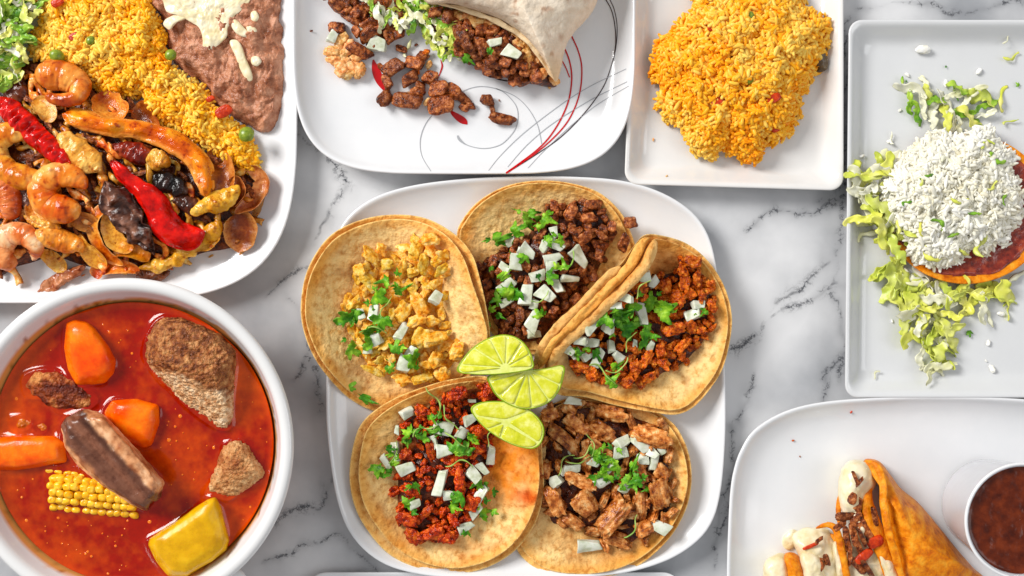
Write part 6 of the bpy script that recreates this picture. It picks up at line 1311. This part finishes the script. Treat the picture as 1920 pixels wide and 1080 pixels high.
sweep('tortilla', [(1556, 1000, 18, 10), (1578, 1020, 20, 24), (1592, 1060, 20, 26), (1602, 1110, 18, 26)], MAT['crust'], nl=40, nc=14, thick=4, amp=1, parent=r2, roll=20)
r3 = empty('rolled_taco', P(1492, 1070, 0.009), 'smallest visible rolled taco end at the bottom frame edge', 'taco', 'fried cheesy rolled tacos')
lump('tortilla', [(1468, 1044), (1478, 1036), (1492, 1038), (1504, 1052), (1512, 1080), (1514, 1112), (1478, 1112), (1474, 1074)], 0.010, 0.030, MAT['crust'], p=2.4, nr=20, na=80, amp=0.001, parent=r3)
def fzz(x, y, z, k, s, w_, a, lb, cat, nm): piece(k, nm, x, y, z, s, w_, min(s, w_) * .34, a, lb, cat, None, RG.uniform(-.2, .2), RG.uniform(-.2, .2))
for x, y, s, w_, a, lb in ((1608, 945, 30, 26, 60, 'brown beef knob under the melted cheese tip'), (1585, 968, 40, 24, -10, 'dark beef shred sticking out of the rolled taco mouth'), (1606, 972, 38, 28, 40, 'dark beef piece in the middle of the rolled taco mouth'), (1622, 990, 46, 26, -60, 'long beef shred beside the fold of the rolled taco'), (1600, 1000, 50, 18, -75, 'thin beef strand hanging in the rolled taco'), (1588, 1012, 56, 16, -80, 'thin beef strand nearest the middle rolled taco'), (1612, 1030, 50, 16, -70, 'lower beef strand in the cheese'), (1608, 1060, 44, 20, -50, 'beef shred in cheese near the bottom frame edge'), (1630, 1005, 34, 22, 80, 'short beef piece above the red tomato'), (1575, 985, 30, 18, 20, 'small beef scrap at the left lip of the roll'), (1536, 1064, 38, 24, 60, 'reddish beef bit in the middle roll cheese'), (1604, 896, 30, 10, -70, 'small brown beef thread showing through the cheese tip'), (1612, 903, 26, 10, 40, 'second thin beef thread crossing the cheese tip')):
    z_ = 37 if y < 910 else 31
    fzz(x, y, z_ if x > 1550 else 27, 'steak', s, w_, a, lb, 'meat', 'beef_shred')
for x, y, s, w_, a, lb in ((1641, 1015, 34, 30, 20, 'larger red tomato piece against the taco fold'), (1620, 1042, 44, 24, 40, 'lower red tomato piece in the melted cheese'), (1520, 1024, 34, 10, 25, 'thin orange streak on the middle roll cheese')):
    fzz(x, y, 32 if x > 1550 else 27, 'tomato', s, w_, a, lb, 'tomato', 'tomato_bit')
CXw, CYw = 0.3516, -0.1604
cup = empty('dipping_cup', (CXw, CYw, 0.009), 'clear plastic dipping cup at the lower right frame edge', 'cup')
sheen('cup_plastic', [(236, 236, 240), (240, 240, 244)], rough=0.12, bump=0, vary=0, trans=0.45, ior=1.15, coat=0.6)
revolve('cup_wall', CXw, CYw, [(0, 9.4), (30, 9), (33.2, 10), (34.5, 16), (36.5, 40), (38.3, 64), (38.6, 68.5), (39.2, 69.6), (39.4, 70.6), (38.6, 71.0), (37.6, 70), (37.2, 66), (35.4, 40), (33.2, 16), (31, 12), (0, 11)], MAT['cup_plastic'], parent=cup)
revolve('cup_lip', CXw, CYw, [(39.0, 69.6), (40.2, 69.8), (40.4, 70.6), (39.9, 71.5), (39.2, 71.6), (38.6, 71.3)], MAT['porcelain'], parent=cup)
def salsa_z():
    n, na = 60, 160; r = np.linspace(0.0002, 0.0372, n); a = np.linspace(0, 2 * pi, na, endpoint=False)
    X = CXw + r[:, None] * np.cos(a); Y = CYw + r[:, None] * np.sin(a); Z = 0.0655 + 0.0012 * np.exp(-(0.0372 - r[:, None]) / 0.001) + 0.0002 * fbm(v3(X * 200, Y * 200, 0), 2, 4)
    solid('brown_salsa', np.stack([X, Y, Z], -1).reshape(-1, 3), ring_faces(n, na), MAT['salsa'], label='speckled brown dipping broth in the clear plastic cup', cat='sauce')
    # its body below the surface
salsa_z()

for i, (zp, x, y, s, k, lb) in enumerate(((zB, 584, 58, 6, 'steak', 'tiny dark crumb alone on the left side of the burrito plate'), (zB, 780, 84, 8, 'steak', 'tiny crumb between the lettuce pile and the spilled row'), (zB, 936, 188, 5, 'steak', 'speck of meat right of the lone pale cube'), (zB, 1030, 164, 9, 'mash', 'orange crumb below the tip of the burrito'),
    (zB, 1016, 160, 6, 'mash', 'smallest orange crumb beside the burrito tip'), (zF, 1487, 826, 6, 'pastor', 'tiny orange speck on the plate of rolled tacos'), (zF, 1596, 773, 6, 'tomato', 'tiny red speck near the top rim of the rolled taco plate'), (zF, 1500, 856, 4, 'steak', 'tiny dark speck on the plate of rolled tacos'),
    (zD, 1190, 470, 7, 'steak', 'tiny dark crumb beside the fallen steak cube'), (zD, 1330, 700, 5, 'pastor', 'tiny orange crumb at the right rim of the taco plate'), (zC, 1250, 330, 6, 'mash', 'single rice crumb near the front edge of the square dish'), (zC, 1225, 262, 7, 'mash', 'single rice crumb left of the orange rice heap'))):
    piece(k, 'food_crumb', x, y, float(zp(x, y)) * 1000 + s * .12, s, s * .7, s * .3, i * 40, lb, 'crumb', None)
# ================================================================ labels that single things out
def finish_labels():
    from collections import defaultdict
    ORD = ['first', 'second', 'third', 'fourth', 'fifth', 'sixth', 'seventh', 'eighth', 'ninth', 'tenth', 'eleventh', 'twelfth', 'thirteenth', 'fourteenth', 'fifteenth', 'sixteenth', 'seventeenth', 'eighteenth']
    g = defaultdict(list)
    for o in ALL:
        if o.get('label') and o.get('category'):
            if len(o['label'].split()) > 13: o['label'] = o['label'].replace(' the ', ' ').replace(' part of ', ' ')
            g[o['label']].append(o)
    for lb, os_ in g.items():
        n = len(os_)
        if n < 2 or n > 18: continue
        xs = [o.location.x for o in os_]; ys = [o.location.y for o in os_]
        wide = (max(xs) - min(xs)) > (max(ys) - min(ys))
        os_.sort(key=lambda o: o.location.x if wide else -o.location.y)
        for k, o in enumerate(os_):
            if k == 0: w_ = 'leftmost' if wide else 'highest'
            elif k == n - 1: w_ = 'rightmost' if wide else 'lowest'
            else: w_ = ORD[k] + (' from left' if wide else ' from top')
            if len(lb.split()) + len(w_.split()) > 16: w_ = w_.split()[0]
            o['label'] = w_ + ' ' + lb
finish_labels()
